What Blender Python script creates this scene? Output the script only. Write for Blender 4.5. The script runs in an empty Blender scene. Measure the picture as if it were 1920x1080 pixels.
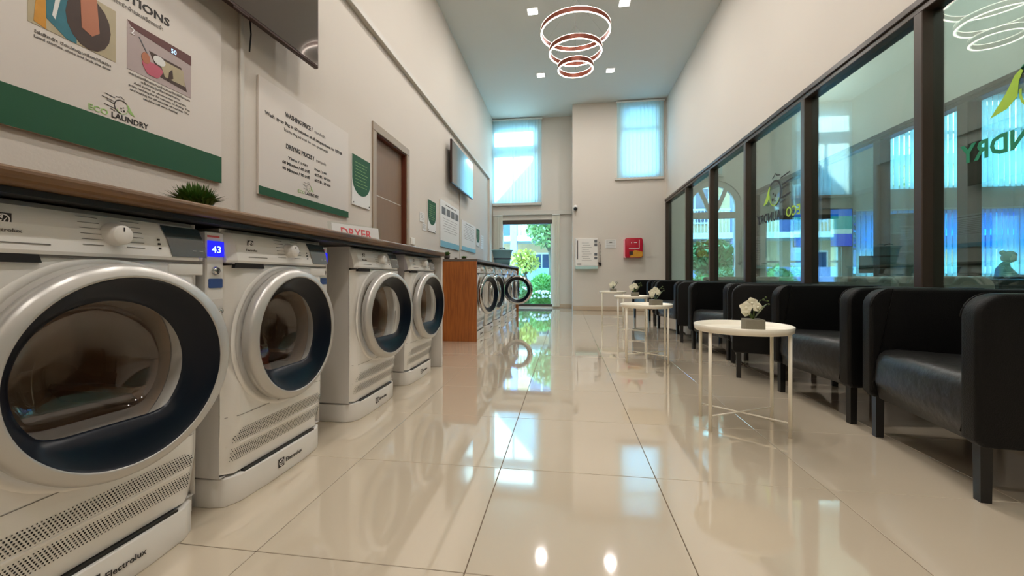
import bpy, bmesh, math, random
from mathutils import Matrix, Vector
random.seed(7)
PI = math.pi
sc = bpy.context.scene
C = sc.collection

# ------------------------------------------------------------------ camera, world, sun, exposure
cam_d = bpy.data.cameras.new('camera'); cam = bpy.data.objects.new('camera', cam_d); C.objects.link(cam)
sc.camera = cam
cam_d.sensor_fit = 'HORIZONTAL'; cam_d.sensor_width = 36.0
cam_d.lens = 778.9 / 1920 * 36.0
cam_d.shift_x = (960 - 950.0) / 1920
cam_d.shift_y = -(540 - 519.25) / 1920
cam.location = (0, 0, 0.7703)
cam.rotation_euler = (PI / 2, 0, 0.1437)
cam_d.clip_start = 0.02; cam_d.clip_end = 200

w = bpy.data.worlds.new('sky'); sc.world = w; w.use_nodes = True
nt = w.node_tree; nt.nodes.clear()
wo = nt.nodes.new('ShaderNodeOutputWorld'); bg = nt.nodes.new('ShaderNodeBackground')
tc = nt.nodes.new('ShaderNodeTexCoord'); sp = nt.nodes.new('ShaderNodeSeparateXYZ'); rp = nt.nodes.new('ShaderNodeValToRGB')
nt.links.new(tc.outputs['Generated'], sp.inputs[0]); nt.links.new(sp.outputs['Z'], rp.inputs[0])
rp.color_ramp.elements[0].position = 0.0; rp.color_ramp.elements[0].color = (0.52, 0.82, 1.0, 1)
rp.color_ramp.elements[1].position = 0.8; rp.color_ramp.elements[1].color = (0.16, 0.55, 1.0, 1)
nt.links.new(rp.outputs[0], bg.inputs[0]); bg.inputs[1].default_value = 12.0
nt.links.new(bg.outputs[0], wo.inputs[0])

sun_d = bpy.data.lights.new('sun', 'SUN'); sun = bpy.data.objects.new('sun', sun_d); C.objects.link(sun)
sun_d.energy = 13.0; sun_d.angle = 0.009; sun_d.color = (1.0, 0.97, 0.88)
sun.rotation_euler = (-(PI / 2 - math.radians(30)), 0, 0)      # shines from +Y, 30 degrees up

vs = sc.view_settings
sc.display_settings.display_device = 'sRGB'
vs.view_transform = 'Standard'; vs.look = 'None'; vs.gamma = 1.0; vs.use_curve_mapping = False
vs.exposure = 0.38
sc.cycles.use_denoising = True
sc.cycles.max_bounces = 10; sc.cycles.diffuse_bounces = 4; sc.cycles.glossy_bounces = 5
sc.cycles.transparent_max_bounces = 24; sc.cycles.transmission_bounces = 6
sc.cycles.caustics_reflective = False; sc.cycles.caustics_refractive = False
sc.cycles.sample_clamp_indirect = 6.0
LAMP_W = 18.0

# ------------------------------------------------------------------ materials
def S(v):  # sRGB 0..255 -> linear
    v = v / 255.0
    return v / 12.92 if v <= 0.04045 else ((v + 0.055) / 1.055) ** 2.4
def rgb(r, g, b): return (S(r), S(g), S(b), 1)
def mat(name, col, rough=0.5, metal=0.0, noise=0.0, nscale=8.0, bump=0.0, bscale=60.0, spec=0.5, coat=0.0, emit=0.0, stretch=None, trans=0.0):
    m = bpy.data.materials.new(name); m.use_nodes = True
    n = m.node_tree; b = n.nodes['Principled BSDF']
    b.inputs['Base Color'].default_value = col; b.inputs['Roughness'].default_value = rough
    b.inputs['Metallic'].default_value = metal; b.inputs['Specular IOR Level'].default_value = spec
    b.inputs['Coat Weight'].default_value = coat; b.inputs['Coat Roughness'].default_value = 0.04
    if trans: b.inputs['Transmission Weight'].default_value = trans
    if emit:
        b.inputs['Emission Color'].default_value = col; b.inputs['Emission Strength'].default_value = emit
    if noise or bump:
        t = n.nodes.new('ShaderNodeTexCoord'); mp = n.nodes.new('ShaderNodeMapping')
        if stretch: mp.inputs['Scale'].default_value = stretch
        n.links.new(t.outputs['Object'], mp.inputs[0])
    if noise:
        no = n.nodes.new('ShaderNodeTexNoise'); no.inputs['Scale'].default_value = nscale; no.inputs['Detail'].default_value = 5
        n.links.new(mp.outputs[0], no.inputs['Vector'])
        mx = n.nodes.new('ShaderNodeMix'); mx.data_type = 'RGBA'
        mx.inputs['A'].default_value = tuple(c * (1 - noise) for c in col[:3]) + (1,)
        mx.inputs['B'].default_value = tuple(min(1, c * (1 + noise)) for c in col[:3]) + (1,)
        n.links.new(no.outputs['Fac'], mx.inputs['Factor']); n.links.new(mx.outputs['Result'], b.inputs['Base Color'])
    if bump:
        no2 = n.nodes.new('ShaderNodeTexNoise'); no2.inputs['Scale'].default_value = bscale; no2.inputs['Detail'].default_value = 4
        n.links.new(mp.outputs[0], no2.inputs['Vector'])
        bp = n.nodes.new('ShaderNodeBump'); bp.inputs['Strength'].default_value = bump; bp.inputs['Distance'].default_value = 0.01
        n.links.new(no2.outputs['Fac'], bp.inputs['Height']); n.links.new(bp.outputs[0], b.inputs['Normal'])
    return m
def glass(name, tint, refl_ior=1.5, rough=0.0, extra=0.0):
    m = bpy.data.materials.new(name); m.use_nodes = True
    n = m.node_tree; n.nodes.clear()
    o = n.nodes.new('ShaderNodeOutputMaterial'); mx = n.nodes.new('ShaderNodeMixShader')
    tr = n.nodes.new('ShaderNodeBsdfTransparent'); tr.inputs[0].default_value = tint
    gl = n.nodes.new('ShaderNodeBsdfGlossy'); gl.inputs['Roughness'].default_value = rough
    lw = n.nodes.new('ShaderNodeLayerWeight'); lw.inputs[0].default_value = 0.5
    pw = n.nodes.new('ShaderNodeMath'); pw.operation = 'POWER'; pw.inputs[1].default_value = 5
    ma = n.nodes.new('ShaderNodeMath'); ma.operation = 'MULTIPLY_ADD'; f0 = ((refl_ior - 1) / (refl_ior + 1)) ** 2 + extra
    ma.inputs[1].default_value = 1 - f0; ma.inputs[2].default_value = f0
    n.links.new(lw.outputs['Facing'], pw.inputs[0]); n.links.new(pw.outputs[0], ma.inputs[0]); n.links.new(ma.outputs[0], mx.inputs[0])
    n.links.new(tr.outputs[0], mx.inputs[1]); n.links.new(gl.outputs[0], mx.inputs[2]); n.links.new(mx.outputs[0], o.inputs[0])
    return m
def frosted(name, col, k):
    m = glass(name, (0.9, 0.9, 0.88, 1), 1.5, 0.05, 0.06); n = m.node_tree
    o = [q for q in n.nodes if q.type == 'OUTPUT_MATERIAL'][0]; src = o.inputs[0].links[0].from_socket
    d = n.nodes.new('ShaderNodeBsdfDiffuse'); d.inputs[0].default_value = col; mx = n.nodes.new('ShaderNodeMixShader'); mx.inputs[0].default_value = k
    n.links.new(src, mx.inputs[1]); n.links.new(d.outputs[0], mx.inputs[2]); n.links.new(mx.outputs[0], o.inputs[0]); return m
def translucent(name, col, col2=None, k=.6):
    m = bpy.data.materials.new(name); m.use_nodes = True
    n = m.node_tree; n.nodes.clear()
    o = n.nodes.new('ShaderNodeOutputMaterial'); mx = n.nodes.new('ShaderNodeMixShader'); mx.inputs[0].default_value = k
    d = n.nodes.new('ShaderNodeBsdfDiffuse'); t = n.nodes.new('ShaderNodeBsdfTranslucent')
    d.inputs[0].default_value = col2 or col; t.inputs[0].default_value = col
    n.links.new(d.outputs[0], mx.inputs[1]); n.links.new(t.outputs[0], mx.inputs[2]); n.links.new(mx.outputs[0], o.inputs[0])
    return m
def emis(name, col, s):
    m = bpy.data.materials.new(name); m.use_nodes = True
    n = m.node_tree; n.nodes.clear()
    o = n.nodes.new('ShaderNodeOutputMaterial'); e = n.nodes.new('ShaderNodeEmission')
    e.inputs[0].default_value = col; e.inputs[1].default_value = s; n.links.new(e.outputs[0], o.inputs[0]); return m

M = {}
M['wall'] = mat('wall paint', rgb(208, 200, 190), 0.75, noise=0.02, nscale=1.5, bump=0.06, bscale=90)
M['ceiling'] = mat('ceiling paint', rgb(206, 206, 200), 0.8, bump=0.03)
M['tile'] = mat('polished porcelain tile', rgb(200, 186, 165), 0.045, noise=0.035, nscale=2.5, spec=0.75, coat=0.9)
M['grout'] = mat('grout', rgb(120, 100, 82), 0.8, noise=0.1)
M['skirting'] = mat('skirting', rgb(190, 172, 150), 0.3, noise=0.05)
M['trim'] = mat('trim paint', rgb(200, 195, 186), 0.5, noise=0.02)
M['frame'] = mat('dark bronze aluminium', rgb(66, 54, 46), 0.3, 0.1, noise=0.05, nscale=20)
M['white_frame'] = mat('white aluminium', rgb(225, 228, 225), 0.4, noise=0.02)
M['glass'] = glass('clear glass', (0.92, 0.985, 0.97, 1), 1.5)
M['part_glass'] = glass('partition glass', (0.90, 0.97, 0.96, 1), 1.55, extra=0.05)
M['added_blue_glass'] = glass('added blue tint glass', (0.04, 0.55, 0.92, 1), 1.45)  # tint added to turn daylight through the upper office panes blue
M['blind'] = translucent('blind fabric', (0.72, 0.92, 0.98, 1), (0.78, 0.86, 0.84, 1), .72)
M['cream_fabric'] = translucent('cream fabric', rgb(242, 240, 228), None, .3)
M['white'] = mat('white enamel', rgb(238, 235, 230), 0.22, noise=0.01, spec=0.5, coat=0.3)
M['white_plastic'] = mat('white plastic', rgb(232, 229, 224), 0.3, noise=0.01)
M['side_white'] = mat('white side panel', rgb(218, 214, 209), 0.35, noise=0.02, bump=0.03, bscale=200)
M['silver'] = mat('satin silver plastic', rgb(192, 189, 184), 0.3, 0.4, noise=0.02)
M['chrome'] = mat('chrome', rgb(205, 205, 205), 0.08, 1.0, noise=0.02)
M['bezel'] = mat('dark door bezel', rgb(7, 15, 27), 0.28, noise=0.1, spec=0.28)
M['bowl'] = glass('door bowl glass', (0.93, 0.92, 0.90, 1), 1.6, extra=0.05)
M['bowl_wall'] = frosted('frosted bowl wall', rgb(225, 220, 212), .16)
M['drum'] = mat('steel drum', rgb(200, 168, 136), 0.4, 0.25, noise=0.12, nscale=3)
M['black'] = mat('black plastic', rgb(12, 12, 13), 0.3, noise=0.1)
M['hole'] = mat('vent shadow hole', rgb(28, 26, 25), 0.8, noise=0.1)
M['ink'] = mat('black ink', rgb(38, 34, 32), 0.6, noise=0.05)
M['grey_ink'] = mat('grey ink', rgb(120, 116, 112), 0.6, noise=0.05)
M['red_ink'] = mat('pink red ink', rgb(214, 92, 96), 0.5, noise=0.05)
M['green'] = mat('green print', rgb(2, 76, 42), 0.6, noise=0.06)
M['green_lt'] = mat('light green print', rgb(150, 190, 110), 0.5, noise=0.05)
M['green_vinyl'] = mat('green vinyl', rgb(0, 128, 88), 0.5, noise=0.05)
M['leaf_vinyl'] = mat('lime vinyl', rgb(165, 205, 60), 0.5, noise=0.05)
M['board'] = mat('sign board', rgb(214, 206, 198), 0.4, noise=0.01)
M['paper'] = mat('paper', rgb(222, 222, 220), 0.6, noise=0.02)
M['board_grey'] = mat('board fade band', rgb(120, 175, 195), 0.5, noise=0.04)
M['photo_beige'] = mat('photo beige', rgb(178, 165, 135), 0.4, noise=0.15, nscale=12)
M['photo_dark'] = mat('photo dark brown', rgb(62, 42, 34), 0.4, noise=0.2, nscale=15)
M['photo_skin'] = mat('photo skin', rgb(178, 112, 82), 0.4, noise=0.12)
M['photo_teal'] = mat('photo teal', rgb(40, 110, 125), 0.4, noise=0.3, nscale=30)
M['photo_mauve'] = mat('photo mauve', rgb(176, 160, 158), 0.4, noise=0.1)
M['photo_maroon'] = mat('photo maroon', rgb(92, 46, 44), 0.4, noise=0.1)
M['photo_pink'] = mat('photo pink', rgb(190, 92, 112), 0.4, noise=0.1)
M['photo_grey'] = mat('photo grey', rgb(96, 96, 100), 0.4, noise=0.4, nscale=40)
M['leather'] = mat('black leatherette', rgb(10, 10, 10), 0.48, noise=0.2, bump=0.25, bscale=260, spec=0.22)
M['leather_seat'] = mat('black leatherette seat', rgb(34, 34, 33), 0.36, noise=0.2, bump=0.35, bscale=26, spec=0.45)
M['grey_fabric'] = mat('grey upholstery', rgb(120, 118, 110), 0.7, noise=0.15, bump=0.2, bscale=120)
M['leg_black'] = mat('black leg', rgb(10, 10, 10), 0.35, noise=0.1)
M['table_white'] = mat('white powder coat', rgb(240, 234, 218), 0.32, noise=0.01)
M['petal'] = mat('white petal', rgb(240, 236, 214), 0.6, noise=0.03)
M['leaf'] = mat('dark leaf', rgb(74, 92, 36), 0.5, noise=0.25)
M['plant'] = mat('green plant', rgb(76, 112, 44), 0.6, noise=0.4, nscale=30)
M['pot'] = mat('grey stone pot', rgb(122, 116, 100), 0.7, noise=0.12, bump=0.2)
M['dark_pot'] = mat('dark pot', rgb(60, 52, 44), 0.6, noise=0.1)
M['red'] = mat('crimson enamel', rgb(176, 8, 42), 0.3, noise=0.08)
M['gold'] = mat('gold print', rgb(200, 140, 40), 0.4, noise=0.25, nscale=20)
M['white_ink'] = mat('white print', rgb(240, 235, 235), 0.5, noise=0.01)
M['screen'] = mat('tv screen', rgb(62, 52, 46), 0.09, noise=0.03, spec=0.9, coat=1.0)
M['tv_frame'] = mat('tv frame', rgb(52, 30, 24), 0.28, 0.4, noise=0.06)
M['door_brown'] = mat('door veneer', rgb(128, 104, 84), 0.5, noise=0.1, nscale=5, stretch=(1, 12, 1))
M['door_frame'] = mat('door frame paint', rgb(158, 142, 124), 0.4, noise=0.04)
M['door_jamb'] = mat('dark jamb wood', rgb(92, 42, 22), 0.4, noise=0.15, nscale=8)
M['basket'] = mat('teal grey plastic', rgb(112, 156, 166), 0.4, noise=0.05)
M['basket_dark'] = mat('dark blue rubber', rgb(22, 44, 66), 0.5, noise=0.05)
M['blue_lcd'] = emis('blue display', (0.02, 0.02, 0.9, 1), 1.0)
M['lcd_digit'] = emis('display digits', (0.45, 0.7, 1.0, 1), 1.6)
M['display_glass'] = mat('smoked display glass', rgb(38, 58, 66), 0.08, noise=0.05, spec=0.8, coat=0.8)
M['copper'] = mat('brown anodised ring', rgb(120, 62, 46), 0.35, 0.5, noise=0.05)
M['led'] = emis('warm led strip', (1.0, 0.82, 0.70, 1), 7.0)
M['downlight'] = emis('downlight lens', (1.0, 0.95, 0.9, 1), 9.0)
M['cloth_red'] = mat('rust red cloth', rgb(150, 62, 38), 0.85, noise=0.35, nscale=9, bump=0.3)
M['cloth_white'] = mat('white cloth', rgb(205, 198, 190), 0.85, noise=0.1, bump=0.3)
M['lav_concrete'] = mat('lavender render', rgb(150, 160, 205), 0.8, noise=0.06)
M['pale_render'] = mat('pale render', rgb(225, 232, 225), 0.8, noise=0.05)
M['beige_render'] = mat('beige render', rgb(222, 190, 150), 0.8, noise=0.05)
M['dark_glass'] = mat('dark window glass', rgb(40, 80, 120), 0.08, noise=0.2, nscale=2, spec=0.8)
M['railing'] = mat('blue balcony panel', rgb(50, 80, 140), 0.5, noise=0.1)
M['bark'] = mat('bark', rgb(86, 80, 66), 0.9, noise=0.3, bump=0.4)
M['foliage'] = mat('tree foliage', rgb(126, 152, 92), 0.6, noise=0.45, nscale=3)
M['foliage_yellow'] = mat('yellow green foliage', rgb(206, 196, 100), 0.6, noise=0.4, nscale=3)
M['bush'] = mat('bush foliage', rgb(112, 160, 76), 0.6, noise=0.35, nscale=6)
M['flower_pink'] = mat('pale pink blossom', rgb(240, 214, 220), 0.6, noise=0.05)
M['ground'] = mat('paving and soil', rgb(170, 175, 165), 0.9, noise=0.25, nscale=2, bump=0.3)
M['desk'] = mat('dark desk laminate', rgb(48, 52, 54), 0.35, noise=0.1)
M['crate'] = mat('grey plastic crate', rgb(142, 150, 146), 0.5, noise=0.1)
M['hair'] = mat('dark hair', rgb(24, 20, 18), 0.6, noise=0.2)
M['skin'] = mat('skin', rgb(190, 140, 112), 0.5, noise=0.05)
M['shirt'] = mat('dark teal shirt', rgb(36, 60, 66), 0.8, noise=0.15)
M['trousers'] = mat('dark trousers', rgb(34, 36, 44), 0.85, noise=0.15)
M['pic_sky'] = emis('screen sky', (0.0, 0.16, 0.75, 1), 0.8)
M['pic_tree'] = emis('screen trees', (0.03, 0.38, 0.42, 1), 0.8)
M['pic_town'] = emis('screen rooftops', (0.45, 0.75, 0.85, 1), 0.8)
M['pic_sea'] = emis('screen sea', (0.0, 0.08, 0.85, 1), 0.8)

# wood with grain (kept long along Y)
def wood(name, dark, light, stretch, rough=0.4):
    m = mat(name, light, rough); n = m.node_tree; b = n.nodes['Principled BSDF']
    t = n.nodes.new('ShaderNodeTexCoord'); mp = n.nodes.new('ShaderNodeMapping'); mp.inputs['Scale'].default_value = stretch
    no = n.nodes.new('ShaderNodeTexNoise'); no.inputs['Scale'].default_value = 6; no.inputs['Detail'].default_value = 7; no.inputs['Distortion'].default_value = 0.6
    r = n.nodes.new('ShaderNodeValToRGB'); r.color_ramp.elements[0].color = dark; r.color_ramp.elements[1].color = light
    r.color_ramp.elements[0].position = 0.3; r.color_ramp.elements[1].position = 0.7
    n.links.new(t.outputs['Object'], mp.inputs[0]); n.links.new(mp.outputs[0], no.inputs['Vector']); n.links.new(no.outputs['Fac'], r.inputs[0])
    n.links.new(r.outputs[0], b.inputs['Base Color']); return m
M['counter'] = wood('counter oak laminate', rgb(72, 46, 22), rgb(116, 82, 44), (5, 0.5, 8))
M['cabinet'] = wood('cabinet veneer', rgb(128, 68, 22), rgb(172, 100, 40), (9, 9, 0.6))
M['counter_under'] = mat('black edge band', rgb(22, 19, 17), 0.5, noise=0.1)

# ------------------------------------------------------------------ mesh helpers
class MB:
    def __init__(s): s.v = []; s.f = []; s.sm = []
    def add(s, vs_, fs, smooth=False, T=None):
        o = len(s.v)
        for p in vs_:
            p = Vector(p)
            if T is not None: p = T @ p
            s.v.append(tuple(p))
        for f in fs: s.f.append(tuple(i + o for i in f)); s.sm.append(smooth)
        return s
    def box(s, a, b, bev=0.0, seg=1, T=None):
        (x0, y0, z0), (x1, y1, z1) = a, b
        if bev <= 0:
            v = [(x0, y0, z0), (x1, y0, z0), (x1, y1, z0), (x0, y1, z0), (x0, y0, z1), (x1, y0, z1), (x1, y1, z1), (x0, y1, z1)]
            return s.add(v, [(0, 3, 2, 1), (4, 5, 6, 7), (0, 1, 5, 4), (1, 2, 6, 5), (2, 3, 7, 6), (3, 0, 4, 7)], False, T)
        bm = bmesh.new(); bmesh.ops.create_cube(bm, size=1)
        for q in bm.verts: q.co = Vector(((x0 + x1) / 2 + q.co.x * (x1 - x0), (y0 + y1) / 2 + q.co.y * (y1 - y0), (z0 + z1) / 2 + q.co.z * (z1 - z0)))
        bmesh.ops.bevel(bm, geom=list(bm.edges), offset=bev, segments=seg, profile=0.6, affect='EDGES')
        return s.from_bm(bm, seg > 1, T)
    def from_bm(s, bm, smooth=False, T=None):
        bm.verts.index_update()
        s.add([q.co for q in bm.verts], [[q.index for q in f.verts] for f in bm.faces], smooth, T); bm.free(); return s
    def prism(s, pts, a, b, axis='y', bev=0.0, seg=1, T=None):
        # pts are (u,v): axis y -> (x,z); axis x -> (y,z); axis z -> (x,y)
        def P(u, v, t): return {'y': (u, t, v), 'x': (t, u, v), 'z': (u, v, t)}[axis]
        bm = bmesh.new()
        A = [bm.verts.new(P(u, v, a)) for u, v in pts]; B = [bm.verts.new(P(u, v, b)) for u, v in pts]
        fa = bm.faces.new(A); fb = bm.faces.new(B[::-1])
        n = len(pts)
        for i in range(n): bm.faces.new((A[i], B[i], B[(i + 1) % n], A[(i + 1) % n]))
        bmesh.ops.recalc_face_normals(bm, faces=bm.faces)
        if bev:
            e = [x for x in bm.edges if (x.verts[0] in A) == (x.verts[1] in A)]
            bmesh.ops.bevel(bm, geom=e, offset=bev, segments=seg, profile=0.6, affect='EDGES')
        return s.from_bm(bm, seg > 1, T)
    def loft(s, rings, closed=True, cap0=False, cap1=False, smooth=True, T=None):
        n = len(rings[0]); v = [p for r in rings for p in r]; f = []
        for k in range(len(rings) - 1):
            for i in range(n if closed else n - 1):
                j = (i + 1) % n
                f.append((k * n + i, k * n + j, (k + 1) * n + j, (k + 1) * n + i))
        if cap0: f.append(tuple(range(n))[::-1])
        if cap1: f.append(tuple((len(rings) - 1) * n + i for i in range(n)))
        return s.add(v, f, smooth, T)
    def lathe(s, prof, n=24, axis='z', c=(0, 0, 0), smooth=True, cap=False, T=None):
        rings = []
        for r, h in prof:
            ring = []
            for i in range(n):
                a = 2 * PI * i / n; u, v = r * math.cos(a), r * math.sin(a)
                p = {'z': (u, v, h), 'x': (h, u, v), 'y': (v, h, u)}[axis]
                ring.append((p[0] + c[0], p[1] + c[1], p[2] + c[2]))
            rings.append(ring)
        return s.loft(rings, True, cap, cap, smooth, T)
    def tube(s, path, r, n=8, T=None):
        rings = []; P = [Vector(p) for p in path]
        for i, p in enumerate(P):
            d = (P[min(i + 1, len(P) - 1)] - P[max(i - 1, 0)]).normalized()
            up = Vector((0, 0, 1)) if abs(d.z) < 0.9 else Vector((1, 0, 0))
            a = d.cross(up).normalized(); b = a.cross(d)
            rr = r[i] if isinstance(r, (list, tuple)) else r
            rings.append([tuple(p + a * rr * math.cos(2 * PI * k / n) + b * rr * math.sin(2 * PI * k / n)) for k in range(n)])
        return s.loft(rings, True, True, True, True, T)
    def blob(s, c, r, sub=2, jit=0.0, T=None):
        bm = bmesh.new(); bmesh.ops.create_icosphere(bm, subdivisions=sub, radius=1)
        for q in bm.verts:
            k = 1 + random.uniform(-jit, jit)
            q.co = Vector((c[0] + q.co.x * r[0] * k, c[1] + q.co.y * r[1] * k, c[2] + q.co.z * r[2] * k))
        return s.from_bm(bm, True, T)
    def build(s, name, m, parent=None, loc=(0, 0, 0), rot=(0, 0, 0), label=None, kind=None):
        me = bpy.data.meshes.new(name); me.from_pydata(s.v, [], s.f); me.update()
        me.polygons.foreach_set('use_smooth', s.sm)
        bm = bmesh.new(); bm.from_mesh(me); bmesh.ops.recalc_face_normals(bm, faces=bm.faces); bm.to_mesh(me); bm.free()
        me.materials.append(M[m] if isinstance(m, str) else m)
        return link(name, me, parent, loc, rot, label, kind)
def link(name, me, parent=None, loc=(0, 0, 0), rot=(0, 0, 0), label=None, kind=None):
    o = bpy.data.objects.new(name, me); C.objects.link(o)
    if parent: o.parent = parent
    o.location = loc; o.rotation_euler = rot
    if label: o['label'] = label
    if kind: o['kind'] = kind
    return o
def tag(o, label, cat, group=None):
    o['label'] = label; o['category'] = cat
    if group: o['group'] = group
    return o
def thing(name, label, cat, loc=(0, 0, 0), rz=0, group=None):
    o = bpy.data.objects.new(name, None); C.objects.link(o); o.empty_display_size = 0.1
    o.location = loc; o.rotation_euler = (0, 0, rz); return tag(o, label, cat, group)
def kids(o): return [c for c in KID.get(o.name, [])]
KID = {}
def copy_tree(o, parent=None):
    c = o.copy(); C.objects.link(c)
    if parent: c.parent = parent
    for ch in o.children: copy_tree(ch, c)
    return c
def struct(name, mb, m, parent=None, **k): return mb.build(name, m, parent, kind=None if parent else 'structure', **k)
def struct_empty(name, loc=(0, 0, 0)):
    o = bpy.data.objects.new(name, None); C.objects.link(o); o.location = loc; o['kind'] = 'structure'; return o

ML = Matrix(((0, 0, 1, 0), (1, 0, 0, 0), (0, 1, 0, 0), (0, 0, 0, 1)))      # text x->Y y->Z normal +X
MF = Matrix(((1, 0, 0, 0), (0, 0, -1, 0), (0, 1, 0, 0), (0, 0, 0, 1)))     # text x->X y->Z normal -Y
def text(s, parent, m, at, h, width=None, orient='L', align='LEFT', bold=0.0, name='lettering', thick=0.0006, label=None, rot=None):
    cu = bpy.data.curves.new('t', 'FONT'); cu.body = s; cu.size = h / 0.72; cu.align_x = 'LEFT'; cu.offset = bold
    cu.extrude = thick; cu.resolution_u = 2
    to = bpy.data.objects.new('t', cu); C.objects.link(to)
    dg = bpy.context.evaluated_depsgraph_get(); me = bpy.data.meshes.new_from_object(to.evaluated_get(dg))
    bpy.data.objects.remove(to); bpy.data.curves.remove(cu)
    if len(me.vertices):
        xs = [q.co.x for q in me.vertices]; x0, x1 = min(xs), max(xs); k = (width / (x1 - x0)) if width else 1.0
        off = {'LEFT': -x0, 'CENTER': -(x0 + x1) / 2, 'RIGHT': -x1}[align]
        for q in me.vertices: q.co.x = (q.co.x + off) * k
    me.transform(ML if orient == 'L' else MF)
    me.name = name; me.materials.clear(); me.materials.append(M[m] if isinstance(m, str) else m)
    return link(name, me, parent, at, rot or (0, 0, 0), label)
def rrect(u0, v0, u1, v1, r, n=4):
    pts = []
    for (cx, cy, a0) in ((u1 - r, v1 - r, 0), (u0 + r, v1 - r, 90), (u0 + r, v0 + r, 180), (u1 - r, v0 + r, 270)):
        for k in range(n + 1):
            a = math.radians(a0 + 90 * k / n); pts.append((cx + r * math.cos(a), cy + r * math.sin(a)))
    return pts
def wall_cells(mb, axis, t0, t1, u0, u1, v0, v1, holes):
    us = sorted({u0, u1, *[h[0] for h in holes], *[h[1] for h in holes]}); vv = sorted({v0, v1, *[h[2] for h in holes], *[h[3] for h in holes]})
    for i in range(len(us) - 1):
        for j in range(len(vv) - 1):
            cu, cv = (us[i] + us[i + 1]) / 2, (vv[j] + vv[j + 1]) / 2
            if any(h[0] < cu < h[1] and h[2] < cv < h[3] for h in holes): continue
            if axis == 'y': mb.box((us[i], t0, vv[j]), (us[i + 1], t1, vv[j + 1]))
            else: mb.box((t0, us[i], vv[j]), (t1, us[i + 1], vv[j + 1]))
    return mb

# ------------------------------------------------------------------ room shell
H = 4.75
YB = -3.0
floor = struct('floor', MB().box((-2.1, YB - 0.2, -0.2), (2.28, 10.62, -0.004)), 'grout')
tile_me = None
tb = MB().box((-0.2990, -0.2990, -0.003), (0.2990, 0.2990, 0.0), 0.0012)
for i in range(-2, 6):
    for j in range(-6, 16):
        x = -0.8635 + 0.6 * i + 0.3; y = 1.0538 + 0.6 * j + 0.3
        x0, x1 = max(x - .3, -1.79), min(x + .3, 2.19)
        if x1 - x0 < 0.02: continue
        if y - .3 > (10.39 if x < 0.1 else 9.69) - .02: continue
        y1 = min(y + .3, 10.39 if x < 0.1 else 9.69)
        if tile_me is None:
            t = tb.build('tile', 'tile', floor); tile_me = t.data
        else: t = link('tile', tile_me, floor)
        t.location = ((x0 + x1) / 2, (y - .3 + y1) / 2, 0); t.scale = ((x1 - x0) / 0.6, (y1 - y + .3) / 0.6, 1)
        t.rotation_euler = (random.uniform(-1, 1) * 0.0007, random.uniform(-1, 1) * 0.0007, 0)
struct('floor', MB().box((2.28, YB - 0.2, -0.2), (10.1, 9.85, -0.002)), 'tile')
struct('ceiling', MB().box((-2.1, YB - 0.2, H), (10.1, 10.62, H + 0.15)), 'ceiling')
struct('wall_left', MB().box((-2.1, YB, 0), (-1.86, 10.4, H)), 'wall')
DY0, DY1, DZ = 3.72, 4.50, 2.16
struct('wall_left_lining', wall_cells(MB(), 'x', -1.86, -1.80, YB, 9.42, 0, 3.04, [(DY0, DY1, 0, DZ)]), 'wall')
struct('trim_1', MB().box((-1.86, YB, 3.04), (-1.755, 9.45, 3.10), 0.004).box((-1.86, 9.42, 0), (-1.755, 9.47, 3.04), 0.004), 'trim')
struct('wall_back', MB().box((-2.1, YB - 0.2, 0), (10.1, YB, H)), 'wall')
# nook wall with garden door and upper window
struct('wall_nook', wall_cells(MB(), 'y', 10.4, 10.6, -2.1, 0.28, 0, H, [(-1.64, -0.36, 0.03, 2.20), (-1.86, -0.78, 2.66, 4.56)]), 'wall')
struct('wall_return', MB().box((0.13, 9.85, 0), (0.28, 10.4, H)), 'wall')
struct('wall_end', wall_cells(MB(), 'y', 9.7, 9.85, 0.13, 2.28, 0, H, [(1.18, 2.02, 3.06, 4.62)]), 'wall')
struct('trim_2', MB().box((-1.85, 10.33, 2.32), (0.12, 10.398, 2.42), 0.004).box((-1.85, 10.30, 2.56), (-0.62, 10.398, 2.62), 0.004), 'trim')
struct('trim_3', MB().box((1.08, 9.64, 2.96), (2.14, 9.698, 3.01), 0.004), 'trim')
struct('baseboard_end', MB().box((0.14, 9.682, 0.002), (2.16, 9.699, 0.10), 0.003).box((-0.34, 10.382, 0.002), (0.12, 10.399, 0.10), 0.003), 'skirting')
# right wall: sill wall, lintel wall
struct('wall_right', MB().box((2.2, YB, 0), (2.28, 9.7, 0.66)), 'wall')
struct('wall_right_upper', MB().box((2.2, YB, 2.50), (2.28, 9.7, H)), 'wall')
struct('baseboard_right', MB().box((2.183, YB, 0.002), (2.199, 9.68, 0.10), 0.003), 'skirting')
# corridor facade wall above the office glazing, office walls
struct('wall_office', MB().box((4.0, YB, 2.62), (4.1, 9.7, H)).box((4.0, YB, 0), (4.1, 9.7, 0.30)), 'wall')
we = wall_cells(MB(), 'y', 9.7, 9.85, 2.28, 10.1, 0, H, [(2.62, 3.78, 0.02, 2.90), (4.25, 5.75, 0.45, 2.05), (5.95, 9.9, 0.80, 2.12), (6.4, 9.9, 2.60, 4.40)])
arch_c, arch_r, arch_z = 3.20, 0.58, 2.32
for sx in (-1, 1):
    pts = [(arch_c + sx * arch_r, 2.90)] + [(arch_c + sx * arch_r * math.cos(a), arch_z + arch_r * math.sin(a)) for a in [PI / 2 * k / 12 for k in range(13)]]
    we.prism(pts, 9.7, 9.85, 'y')
struct('wall_far', we, 'wall')
struct('wall_side', MB().box((10.0, YB, 0), (10.1, 9.7, H)), 'wall')

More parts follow.
